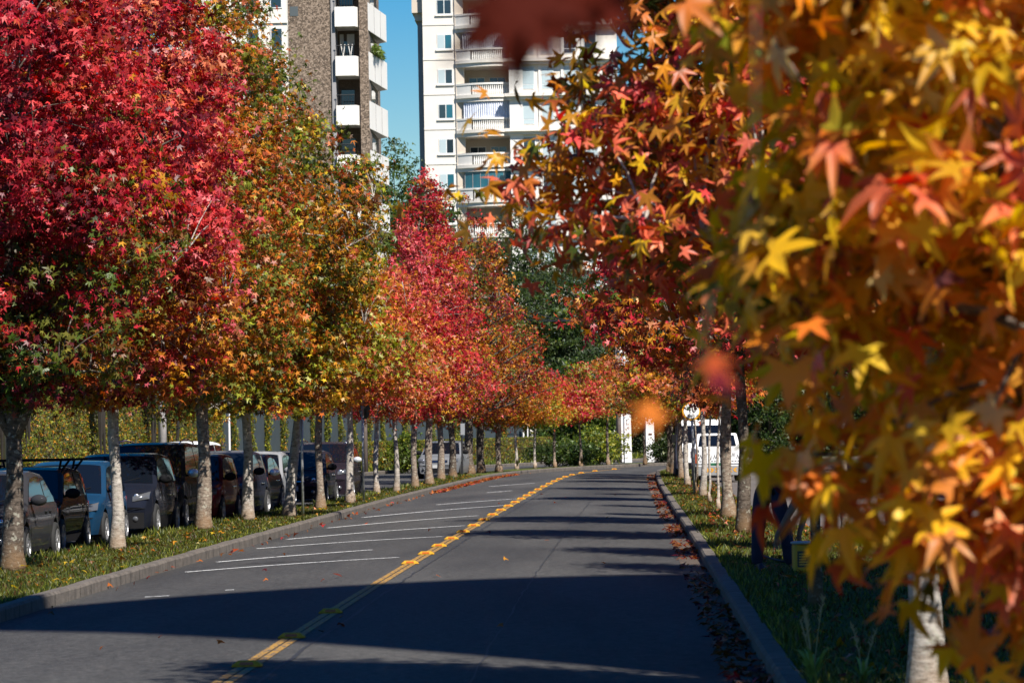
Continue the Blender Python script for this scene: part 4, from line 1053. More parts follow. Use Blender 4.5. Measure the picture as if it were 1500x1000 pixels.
    for sx in (-1, 1):
        for (ya, yb_) in ((cowl+.28, yB-.04), (yB+.04, yend)):
            g_ = MB(); rr_ = []
            for k in range(13):
                y = ya+(yb_-ya)*k/12; zz1 = max(bl+.012, zt(y)-.085)
                rr_.append([(sx*(Wd(y, z)+.007), y, z) for z in np.linspace(bl+.01, zz1, 6)])
            g_.grid(rr_); g_.build('side_window', M_GLASS, root, smooth=True)
        # door gaps and handle
        g_ = MB()
        for yy in (cowl+.22, yB, L-1.15):
            for (za, zb_) in ((.32,.6),(.6,bl)):
                g_.add([(sx*(Wd(yy-.006, za)+.003), yy-.006, za),(sx*(Wd(yy+.006, za)+.003), yy+.006, za),(sx*(Wd(yy+.006, zb_)+.003), yy+.006, zb_),(sx*(Wd(yy-.006, zb_)+.003), yy-.006, zb_)], [(0,1,2,3)])
        g_.build('door_seam', M_TRIM, root)
        for yy in (yB-.16, L-1.28):
            g_ = MB(); xx = Wd(yy, .82); g_.box(min(sx*xx, sx*(xx+.03)), max(sx*xx, sx*(xx+.03)), yy-.09, yy+.09, .80, .83); g_.build('door_handle', M_CHROME if mirror != 'body' else col, root, bevel=.008)
        # mirror
        ym = cowl+.35; xm = Wd(ym, bl)
        mm = {'body': col, 'black': M_TRIM, 'silver': plain('mirror_silver', (.62,.63,.65), .3, metal=.3, coat=1)}[mirror]
        g_ = MB(); prof_m = [(0,-.055),(.055,-.05),(.085,-.01),(.09,.05),(0,.055)]
        g_.lathe(prof_m, 'y', (0,0,0), 16); g_.v = [(v[0]*1.45, v[1], v[2]*1.0) for v in g_.v]
        o_ = g_.build('wing_mirror', mm, root, smooth=True); o_.location = (sx*(xm+.13), ym, bl+.07)
        g_ = MB(); g_.tube([(sx*(xm-.02), ym+.03, bl+.02), (sx*(xm+.08), ym+.01, bl+.05)], .022, 8); g_.build('mirror_arm', M_TRIM, root)
        # sill / cladding
        g_ = MB(); rr_ = []
        for k in range(9):
            y = y1+ra+.02+(y2-y1-2*ra-.04)*k/8
            rr_.append([(sx*(Wd(y, z)+.012), y, z) for z in ((.20,.27,.34) if not black_lower else (.20,.3,.42))])
        g_.grid(rr_); g_.build('sill', M_TRIM if black_lower else col, root, smooth=True)
        # lamps
        yF = lambda z: next((a_[0]+(b_[0]-a_[0])*(z-a_[1])/(b_[1]-a_[1]) for a_, b_ in zip(prof, prof[1:]) if a_[1] <= z <= b_[1]), 0.0) if z > nose else 0.0
        g_ = MB(); rr_ = []
        zl0, zl1 = hood-.30, hood-.17
        for k in range(9):
            u = .60+.35*k/8; xw = u*hw; dz = .05*(k/8); r_ = []
            for j in range(5):
                z = zl0+dz*1.0+(zl1-zl0)*(j/4)*(.75+.3*k/8); y = yF(z)+sweep(u, yF(z))
                bul = .03*math.sin(math.pi*j/4)*math.sin(math.pi*min(1, k/8*.9+.08))
                r_.append((sx*min(xw, Wd(y, z)-.005+.012), y-.014-bul, z))
            rr_.append(r_)
        g_.grid(rr_); hl = g_.build('headlight', M_LAMP, root, smooth=True)
        g_ = MB(); g_.lathe([(0,-.03),(.045,-.03),(.05,-.01),(.05,.02)], 'y', (sx*hw*.68, yF(hood-.2)+sweep(.68,0)-.012, hood-.2), 14); g_.build('lens', plain('lamp_bowl', (.65,.66,.68), .15, metal=.8), hl, smooth=True)
        g_ = MB(); g_.lathe([(0,-.018),(.05,-.015),(.055,.01),(.055,.03)], 'y', (sx*hw*.66, sweep(.66,0)-.005, .40), 14); g_.build('fog_lamp', M_LAMP, root, smooth=True)
        g_ = MB(); zz = hood-.02
        g_.box(min(sx*hw*.62,sx*hw*.9), max(sx*hw*.62,sx*hw*.9), L-.075, L-.005, hood-.25, hood-.06); g_.build('tail_light', plain('tail_red', (.30,.008,.008), .2, coat=1), root, bevel=.02)
        # wheels
        for yc in (y1, y2):
            g_ = MB(); xo = sx*(hw-.075)
            g_.lathe([(.0,-.09),(rw*.55,-.1),(rw*.96,-.09),(rw,-.06),(rw,.06),(rw*.96,.09),(rw*.66,.1),(rw*.64,.07),(0,.06)], 'x', (xo, yc, rw), 28)
            if sx < 0: g_.v = [(2*xo-v[0], v[1], v[2]) for v in g_.v]
            wh = g_.build('wheel', M_TYRE, root, smooth=True)
            g_ = MB(); xf = xo+sx*.078
            for k in range(5):
                a = 2*math.pi*k/5+.3; ca, sa = math.cos(a), math.sin(a); r1 = rw*.62; w0, w1 = .030, .042
                pts = [(ca*.05-sa*w0, sa*.05+ca*w0), (ca*.05+sa*w0, sa*.05-ca*w0), (ca*r1+sa*w1, sa*r1-ca*w1), (ca*r1-sa*w1, sa*r1+ca*w1)]
                vs = [(xf, yc+a_, rw+b_) for a_, b_ in pts]+[(xf+sx*.018, yc+a_, rw+b_) for a_, b_ in pts]
                g_.add(vs, [(0,1,2,3),(7,6,5,4),(0,4,5,1),(1,5,6,2),(2,6,7,3),(3,7,4,0)])
            g_.lathe([(rw*.58,0),(rw*.66,.005*sx),(rw*.66,.024*sx),(rw*.60,.024*sx),(rw*.58,0)], 'x', (xf, yc, rw), 28)
            g_.lathe([(0,.026*sx),(.05,.024*sx),(.06,0)], 'x', (xf, yc, rw), 14)
            g_.build('rim', M_RIM, wh)
            g_ = MB(); g_.lathe([(ra*.999,-.0),(ra*.999,-.30)], 'x', (sx*(hw*.98), yc, rw), 28)
            if sx < 0: g_.v = [(2*sx*hw*.98-v[0], v[1], v[2]) for v in g_.v]
            g_.v = [(v[0], v[1], max(v[2], .2)) for v in g_.v]
            g_.build('wheel_arch', M_TRIM, root)
        if rails:
            g_ = MB(); ya, yb_ = wst+.15, L-roof_end-.05
            pts = [(sx*(Wd(y, H)-.09), y, zt(y)+dz) for y, dz in ((ya,.0),(ya+.12,.05),((ya+yb_)/2,.06),(yb_-.15,.05),(yb_,.0))]
            g_.tube(pts, .017, 8); g_.build('roof_rail', M_CHROME, root, smooth=True)
    # front: grille, intake, plate, wipers
    def front(nm, u0, u1, z0, z1, mat, lift=.012):
        g_ = MB(); rr_ = []
        for u in np.linspace(u0, u1, 11):
            r_ = []
            for z in np.linspace(z0, z1, 5):
                yy = next((a_[0]+(b_[0]-a_[0])*(z-a_[1])/(b_[1]-a_[1]) for a_, b_ in zip(prof, prof[1:]) if a_[1] <= z <= b_[1]), 0.0) if z > nose else 0.0
                r_.append((u*hw, yy+sweep(u, yy)-lift, z))
            rr_.append(r_)
        g_.grid(rr_); return g_.build(nm, mat, root, smooth=True)
    front('hood_seam', -.90, .90, hood-.150, hood-.138, M_TRIM, .008)
    front('bumper_seam', -.86, .86, nose-.03, nose-.015, M_TRIM, .008)
    front('grille', -.46, .46, hood-.30, hood-.19, M_TRIM, .010)
    front('grille_bar', -.42, .42, hood-.255, hood-.235, M_CHROME, .016)
    front('air_intake', -.58, .58, .25, .40, M_TRIM, .010)
    if black_lower: front('bumper', -.84, .84, .22, .52, M_TRIM, .007)
    g_ = MB(); g_.box(-.2, .2, -.03, -.018, .43, .56); g_.build('number_plate', M_PLATE, root, bevel=.004)
    g_ = MB()
    for xx in (-.5, .05):
        a_ = (xx*hw, cowl+.03, zt(cowl)+.03); b_ = (xx*hw+.48, cowl+.16, zt(cowl+.16)+.035); g_.tube([a_, b_], .008, 5)
    g_.build('wiper', M_TRIM, root)
    # underside shade and cabin floor are inside the shell; rack on top
    if rack:
        g_ = MB()
        for yy in (wst+.25, L-roof_end-.2):
            g_ = MB(); g_.box(-hw*1.02, hw*1.02, yy-.022, yy+.022, H+.105, H+.145)
            for sx in (-1, 1):
                for dx in (0, .14):
                    g_.tube([(sx*(hw*.70+dx*.3), yy, H-.06), (sx*(hw*.74+dx), yy, H+.11)], .02, 6)
                g_.tube([(sx*hw*.72, yy-.01, H+.02), (sx*hw*.84, yy-.01, H+.03)], .016, 6)
            g_.build('roof_bar', M_TRIM, root)
    return root

dk = carpaint
# name, label, mirror pixel, mirror height ...
make_car('parked_car','dark grey saloon car at the head of the row behind the forked crimson tree',54,735,59.5,dk('graphite',(.028,.028,.032)),L=4.3,W=1.74,H=1.46,hood=.90,boot=.55,roof_end=1.15,mirror='body')
make_car('parked_wagon','black estate car carrying a dark roof rack behind the grey saloon',104,731,64.7,dk('black',(.010,.009,.009),.2),L=4.2,W=1.70,H=1.47,hood=.92,mirror='black',rack=True,roof_end=.5)
make_car('parked_car','bright blue hatchback with pale headlight behind the pale barked tree',166,724,69.4,dk('blue',(.004,.032,.075),.4),L=3.9,W=1.68,H=1.53,hood=.92,mirror='body',roof_end=.5)
make_car('parked_suv','dark blue compact off roader with black bumper and big round fog lamp',240,709,73.9,dk('navy',(.007,.009,.017)),L=4.2,W=1.80,H=1.63,hood=1.03,nose=.62,mirror='black',rw=.34,black_lower=True,rails=False)
make_car('parked_van','tall black people carrier with shiny silver mirror and roof rails',281,693.5,78.6,dk('jet',(.008,.008,.010),.2),L=4.5,W=1.84,H=1.82,hood=1.08,nose=.65,mirror='silver',rw=.34,rails=True,roof_end=.4)
make_car('parked_car','dark red hatchback with black mirror beside the thick grey trunked tree',334,702,83.4,dk('red',(.13,.008,.012),.4),L=4.0,W=1.72,H=1.55,hood=.94,mirror='black',roof_end=.5)
make_car('parked_suv','dark blue black crossover with clear headlight behind the tall olive tree',376,694,87.9,dk('midnight',(.012,.016,.030)),L=4.1,W=1.76,H=1.58,hood=1.0,nose=.6,mirror='black',rw=.33)
make_car('parked_car','dark grey saloon with silver mirror half hidden behind the crossover',399,694,92.4,dk('slate',(.045,.045,.05)),L=4.1,W=1.72,H=1.47,hood=.92,boot=.5,roof_end=1.1,mirror='silver')
make_car('parked_car','light silver car with rounded wing behind the slanting tree',421,694,96.9,dk('silver',(.22,.225,.235),.7),L=3.9,W=1.70,H=1.50,hood=.92,mirror='body')
make_car('parked_car','charcoal hatchback with large white headlights before the rust brown tree',485,687.5,102.2,dk('charcoal',(.018,.018,.024)),L=4.1,W=1.75,H=1.48,hood=.93,mirror='black',roof_end=.55)
make_car('parked_suv','dark maroon black off roader with silver roof rails at the end of the row',523,678,109,dk('aubergine',(.016,.011,.016)),L=4.5,W=1.84,H=1.68,hood=1.06,nose=.64,mirror='silver',rw=.35,rails=True)
p = G(641, 701, 0)
make_car('oncoming_car','silver hatchback facing us on the second lane between the tree trunks',0,0,0,dk('steel',(.15,.155,.165),.7),L=4.1,W=1.74,H=1.50,hood=.94,pos=(p.x,p.y,0),rz=-.10,group='cars driving on the second lane',mirror='black')
make_car('oncoming_van','white roofed van on the second lane seen over the red hatchback',0,0,0,dk('white',(.70,.70,.70),.0),L=4.6,W=1.82,H=1.78,hood=1.05,nose=.62,pos=(-11.9,101,0),rz=-.05,group='cars driving on the second lane',mirror='black',roof_end=.3)

# pickup seen from behind and the van beyond it
M_WHITE = carpaint('bright_white', (.78,.78,.78), 0)
def pickup():
    p = G(1055, 706, .10)
    root = empty('pickup_truck', (p.x, p.y, .10), .02, 'white pickup seen from behind with lettered tailgate and amber chevrons on the bumper', 'pickup')
    hw = .80
    q = MB(); q.box(-hw, hw, .0, 1.55, .50, 1.12); q.build('cargo_bed', M_WHITE, root, bevel=.04)
    q = MB(); q.box(-hw+.04, hw-.04, -.035, -.003, .60, 1.14); tg = q.build('tailgate', M_WHITE, root, bevel=.015)
    q = MB(); gn_ = random.Random(3)
    for k in range(9):
        x_ = -.6+k*.15; zz = .78+.05*math.sin(k*2)
        q.tube([(x_-.05,-.042,zz),(x_-.02,-.042,zz+.13),(x_+.02,-.042,zz),(x_+.05,-.042,zz+.12)], .012, 4)
    for k in range(14): q.box(-.66+k*.095, -.66+k*.095+.06, -.043, -.038, .67, .70)
    for k in range(3): q.box(-.70, -.66, -.043, -.038, .72+k*.13, .80+k*.13)
    q.build('lettering', plain('decal_grey', (.12,.12,.13), .5), tg)
    # cab
    q = MB(); vs = []
    for (y, z, w) in ((1.56,.5,hw),(3.2,.5,hw),(3.2,1.1,hw),(2.95,1.16,hw*.97),(2.5,1.56,hw*.80),(1.75,1.58,hw*.80),(1.58,1.14,hw*.95)): vs += [(-w,y,z),(w,y,z)]
    n = 7; fs = [tuple(2*i for i in range(n)), tuple(2*i+1 for i in range(n-1,-1,-1))]+[(2*i,2*i+1,2*((i+1)%n)+1,2*((i+1)%n)) for i in range(n)]
    q.add(vs, fs); q.build('cab', M_WHITE, root, bevel=.04)
    q = MB(); q.add([(-.60,1.585,1.19),(.60,1.585,1.19),(.54,1.705,1.49),(-.54,1.705,1.49)], [(0,1,2,3)]); o = q.build('rear_window', M_GLASS, root); o.location = (0,-.02,.0)
    q = MB(); q.add([(-.62,1.572,1.165),(.62,1.572,1.165),(.555,1.712,1.515),(-.555,1.712,1.515)], [(0,1,2,3)]); o = q.build('window_seal', M_TRIM, root); o.location = (0,-.010,.0)
    q = MB(); q.box(-hw+.02, hw-.02, -.14, -.02, .22, .54); bp_ = q.build('bumper', plain('bumper_grey', (.25,.25,.25), .5), root, bevel=.02)
    M_AMB = plain('chevron_amber', (.60,.28,.02), .5)
    for sx in (-1, 1):
        q = MB()
        for k in range(3):
            x0 = sx*(.18+k*.15); d_ = -sx*.06
            for (z0, z1, a, b) in ((.33,.40,0,1),(.40,.47,1,0)):
                q.add([(x0+d_*a,-.146,z0),(x0+d_*a+.075,-.146,z0),(x0+d_*b+.075,-.146,z1),(x0+d_*b,-.146,z1)], [(0,1,2,3)])
        q.build('chevron', M_AMB, bp_)
        q = MB(); q.box(min(sx*.70,sx*.79), max(sx*.70,sx*.79), -.03, .1, .62, .92); q.build('tail_light', plain('tail_amber', (.55,.08,.015), .25, coat=1), root, bevel=.01)
        for yc in (.75, 2.75):
            q = MB(); q.lathe([(0,-.1),(.25,-.1),(.32,-.08),(.33,0),(.32,.08),(.25,.1),(0,.1)], 'x', (sx*(hw-.10), yc, .33), 22); wh = q.build('wheel', M_TYRE, root, smooth=True)
            q = MB(); q.lathe([(0,sx*.105),(.19,sx*.103),(.2,sx*.09)], 'x', (sx*(hw-.10), yc, .33), 18); q.build('rim', M_RIM, wh)
    q = MB(); q.box(-.34, .10, -.10, -.04, .545, .63); q.build('plate_panel', plain('plate_green', (.015,.11,.05), .5), root)
    text_mesh('OIS', .10, plain('plate_letter', (.01,.03,.02), .5), root, (-.1,-.104,.587), (math.pi/2,0,0))
pickup()
p = G(1034, 704, .1)
def van():
    root = empty('white_van', (p.x+.15, p.y+7, .1), 0, 'white boxy van with wide dark windscreen parked beyond the lettered pickup', 'van')
    hw = .98
    q = MB(); vs = []
    for (y, z, w) in ((0,.30,hw),(0,1.12,hw),(.14,1.20,hw*.99),(.42,1.88,hw*.93),(.55,2.05,hw*.9),(4.6,2.05,hw*.9),(4.7,1.9,hw*.93),(4.75,1.1,hw),(4.75,.30,hw)): vs += [(-w,y,z),(w,y,z)]
    n = 9; fs = [tuple(2*i for i in range(n-1,-1,-1)), tuple(2*i+1 for i in range(n))]+[(2*((i+1)%n),2*((i+1)%n)+1,2*i+1,2*i) for i in range(n)]
    q.add(vs, fs); q.build('body', M_WHITE, root, bevel=.05)
    q = MB(); q.add([(-.86,.155,1.25),(.86,.155,1.25),(.80,.40,1.84),(-.80,.40,1.84)], [(0,1,2,3)]); o = q.build('windscreen', M_GLASS, root); o.location = (0,-.03,.01)
    q = MB(); q.box(-.95,.95,-.06,-.0,.32,.55); q.build('bumper', M_TRIM, root, bevel=.02)
    q = MB(); q.box(-.5,.5,-.02,-.003,.72,.95); q.build('grille', M_TRIM, root)
    for sx in (-1, 1):
        q = MB(); q.lathe([(0,-.03),(.09,-.03),(.1,0)], 'y', (sx*.75,-.003,.85), 18); q.build('headlight', M_LAMP, root, smooth=True)
        q = MB(); q.box(min(sx*.84,sx*.96), max(sx*.84,sx*.96), -.025, -.003, .68, .80); q.build('indicator', plain('indicator_orange', (.75,.14,.01), .3), root)
        q = MB(); q.box(min(sx*1.0,sx*1.17), max(sx*1.0,sx*1.17), .2, .28, 1.25, 1.55); q.build('wing_mirror', M_TRIM, root, bevel=.02)
        for yc in (.9, 3.8):
            q = MB(); q.lathe([(0,-.1),(.25,-.1),(.32,-.08),(.33,0),(.32,.08),(.25,.1),(0,.1)], 'x', (sx*(hw-.09), yc, .33), 22); q.build('wheel', M_TYRE, root, smooth=True)
van()

# ------------------------------------------------------------------ the person bending over, and what stands beside
def skin_obj(name, chains, mat, parent, sub=2):
    """chains: lists of (point, radius); a chain's first point may repeat an earlier point to branch there"""
    V, R, E = [], [], []; idx = {}
    for ch in chains:
        prev = None
        for (pt, r) in ch:
            key = tuple(round(c, 4) for c in pt)
            if key not in idx: idx[key] = len(V); V.append(pt); R.append(r)
            k = idx[key]
            if prev is not None and prev != k: E.append((prev, k))
            prev = k
    me = bpy.data.meshes.new(name); me.from_pydata(V, E, []); me.materials.append(mat)
    o = bpy.data.objects.new(name, me); COL.objects.link(o); o.parent = parent
    sk = o.modifiers.new('skin', 'SKIN'); sk.use_smooth_shade = True
    ly = me.skin_vertices[0] if len(me.skin_vertices) else None
    if ly is None:
        bpy.context.view_layer.objects.active = o; bpy.ops.mesh.customdata_skin_add(); ly = me.skin_vertices[0]
    for i, r in enumerate(R): ly.data[i].radius = (r, r) if not hasattr(r, '__len__') else r
    ly.data[0].use_root = True
    sb = o.modifiers.new('sub', 'SUBSURF'); sb.levels = sub; sb.render_levels = sub
    return o
M_SKIN = plain('skin', (.20,.10,.065), .6, var=.1)
M_JEANS = plain('dark_jeans', (.010,.014,.040), .85, var=.3, vscale=9, bump=.3, bscale=40)
M_SHIRT = plain('maroon_shirt', (.16,.012,.018), .8, var=.2, vscale=7, bump=.3, bscale=25)
p = G(1107, 836, VZ)
per = empty('person', p, 0, 'person in dark jeans and maroon shirt bending down to the grass', 'person')
# local: x along the picture to the right, y away from us
hipL, hipR = (.10,.02,.98), (.27,-.03,.97); pel = (.18,0,1.03)
kneeL, kneeR = (.04,.00,.53), (.38,-.10,.54); ankL, ankR = (.02,.05,.09), (.44,-.02,.09)
chest = (.52,-.06,1.13); neck = (.70,-.09,1.02); head = (.80,-.11,.90); shL, shR = (.58,.12,1.05), (.60,-.26,1.03)
def arm(sh, el, wr): return [(chest,.145),(sh,.075),(el,.048),(wr,.034)]
elR, wrR = (.42,-.30,.72), (.26,-.26,.44)
elL, wrL = (.66,.16,.74), (.56,.06,.46)
body = [[(pel,.15),((.36,-.03,1.11),.145),(chest,.145),(neck,.06),((.74,-.10,.97),.055),(head,.095),((.84,-.12,.83),.075)],
        [(pel,.15),(hipL,.10),(kneeL,.062),(ankL,.043),((.10,-.07,.045),.034),((.13,-.13,.035),.026)],
        [(pel,.15),(hipR,.10),(kneeR,.062),(ankR,.043),((.53,-.11,.045),.034),((.57,-.16,.035),.026)],
        arm(shR, elR, wrR), arm(shL, elL, wrL)]
def hand(wr, sx):
    c = Vector(wr)+Vector((0.0,0,-.07)); ch = [[(tuple(wr),.034),(tuple(c),.03)]]
    for k, ln_ in enumerate((.07,.08,.075,.06)):
        a = c+Vector(((k-1.5)*.021,-.005,-.03)); b = a+Vector((.004*(k-1.5),-.012,-ln_*.5)); d = b+Vector((0,-.022,-ln_*.42))
        ch.append([(tuple(c),.03),(tuple(a),.0105),(tuple(b),.0095),(tuple(d),.0075)])
    t0 = Vector(wr)+Vector((sx*.028,-.01,-.035)); ch.append([(tuple(c),.03),(tuple(t0),.012),(tuple(t0+Vector((sx*.022,-.015,-.04))),.010),(tuple(t0+Vector((sx*.020,-.03,-.07))),.008)])
    return ch
body += hand(wrR, 1)+hand(wrL, -1)
skin_obj('body', body, M_SKIN, per, 2)
skin_obj('trousers', [[((.24,-.01,1.06),.168),(pel,.172),(hipL,.128),(kneeL,.092),((.02,.05,.06),.082)],[(pel,.172),(hipR,.128),(kneeR,.092),((.44,-.02,.06),.080)]], M_JEANS, per)
skin_obj('shirt', [[((.20,0,1.045),.172),((.36,-.03,1.115),.178),(chest,.178),((.66,-.085,1.05),.085)],[(chest,.178),(shR,.098),((.51,-.28,.87),.075)],[(chest,.178),(shL,.098),((.62,.14,.89),.075)]], M_SHIRT, per)
skin_obj('hair', [[((.77,-.10,.955),.085),((.83,-.09,.90),.088),((.85,-.08,.86),.07)]], plain('dark_hair', (.012,.009,.008), .7), per)
q = MB()
for (x, y) in ((.80,-.205),): pass
q.lathe([(0,-.014),(.012,-.008),(.014,0)], 'y', (.815,-.205,.865), 10); q.lathe([(0,-.014),(.012,-.008),(.014,0)], 'y', (.855,-.200,.875), 10)
q.build('eyes', M_WHITEC, per)
skin_obj('nose', [[((.845,-.205,.85),.012),((.855,-.222,.835),.015)]], M_SKIN, per, 1)
for (a, b, rz_) in ((.07,-.04,0),(.49,-.07,-.2)):
    g_ = MB()
    rows = []
    for k, (yy, w_, h_) in enumerate(((.08,.035,.05),(.06,.046,.10),(0,.05,.11),(-.06,.05,.085),(-.12,.048,.06),(-.17,.034,.045),(-.185,.01,.03))):
        rows.append([(a+math.cos(t_)*w_, b+yy, .0+max(0,math.sin(t_))*h_+.002) for t_ in np.linspace(0, 2*math.pi, 13)])
    g_.grid(rows); g_.build('shoe', plain('shoe_navy', (.012,.014,.03), .6), per, smooth=True)
# belt
q = MB(); q.lathe([(.160,-.025),(.176,-.02),(.176,.02),(.160,.025)], 'z', (0,0,0), 24); o = q.build('belt', M_TRIM, per, smooth=True); o.location = (.215,-.005,1.045); o.rotation_euler = (0,1.2,0)

p = G(1176, 838, VZ)
root = empty('canister', p, .15, 'yellow square canister with dark printed label on the shaded grass', 'canister')
q = MB(); q.prism([(-.12,-.10),(.12,-.10),(.12,.10),(-.12,.10)], 0, .36); q.build('body', plain('canister_yellow', (.50,.27,.012), .45), root, bevel=.03)
q = MB(); q.lathe([(.13,0),(.145,.01),(.145,.03),(.12,.035),(0,.035)], 'z', (0,0,.355), 24); q.build('lid', plain('lid_grey', (.35,.36,.36), .5), root, smooth=True)
q = MB(); q.box(-.085,.085,-.106,-.102,.07,.27); lb = q.build('label', plain('label_dark', (.03,.04,.03), .5), root)
q = MB()
for k in range(5): q.box(-.065,.065-.02*(k%3),-.110,-.107,.095+k*.033,.108+k*.033)
q.build('print', plain('label_print', (.45,.33,.05), .5), lb)
p = G(1133, 829, VZ)
root = empty('garden_trowel', p+Vector((0,0,.03)), -.1, 'dark flat metal hand tool lying in the grass by the hand', 'hand tool')
q = MB(); rows = []
for (x_, w_, z_) in ((-.13,.03,.10),(-.09,.05,.085),(-.02,.055,.06),(.05,.05,.04),(.09,.02,.035)):
    rows.append([(x_, -w_, z_+.012), (x_, -w_*.5, z_), (x_, w_*.5, z_), (x_, w_, z_+.012)])
q.grid(rows); bl_ = q.build('blade', plain('tool_steel', (.08,.09,.10), .4, metal=.7), root)
so = bl_.modifiers.new('s', 'SOLIDIFY'); so.thickness = .01
q = MB(); q.tube([(.08,0,.035),(.13,0,.03),(.24,0,.015)], [.012,.017,.016], 8); q.build('handle', M_BLACK, root, smooth=True)

# ------------------------------------------------------------------ buildings
def pebble():
    m, nt, b = nodes('pebble_dash')
    tc = N(nt, 'ShaderNodeTexCoord'); v = N(nt, 'ShaderNodeTexVoronoi'); v.inputs['Scale'].default_value = 13
    nt.links.new(tc.outputs['Object'], v.inputs['Vector'])
    rp = N(nt, 'ShaderNodeValToRGB'); e = rp.color_ramp.elements
    e[0].position = 0; e[0].color = (.06,.043,.030,1); e[1].position = 1; e[1].color = (.31,.235,.175,1); k = e.new(.45); k.color = (.14,.10,.07,1)
    sx = N(nt, 'ShaderNodeSeparateColor'); nt.links.new(v.outputs['Color'], sx.inputs[0]); nt.links.new(sx.outputs[0], rp.inputs['Fac'])
    nt.links.new(rp.outputs['Color'], b.inputs['Base Color']); b.inputs['Roughness'].default_value = .9
    return m
M_PEB = pebble()
M_WALLW = plain('tower_white', (.70,.65,.58), .8, var=.06, vscale=.4)
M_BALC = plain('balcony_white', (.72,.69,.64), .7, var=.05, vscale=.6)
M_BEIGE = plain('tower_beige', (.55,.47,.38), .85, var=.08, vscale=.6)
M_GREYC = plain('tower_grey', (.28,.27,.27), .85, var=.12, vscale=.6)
M_DARKW = plain('recess_dark', (.06,.052,.045), .9)
M_WIN = plain('window_glass', (.02,.035,.045), .03, spec=.9)
M_WINB = plain('window_blind', (.42,.50,.52), .25, spec=.6)
M_TEAL = plain('teal_glazing', (.02,.11,.15), .08, spec=.8)
M_CURT = plain('curtain_cloth', (.42,.44,.48), .9, var=.25, vscale=2.5)
M_CURTW = plain('curtain_white', (.60,.63,.72), .9, var=.15, vscale=2.5)
M_FRAME = plain('window_frame_white', (.66,.66,.64), .5)
def pz(py, Y, px=600):
    return P(px, py, Y).z
def px_(px, Y, py=150): return P(px, py, Y).x

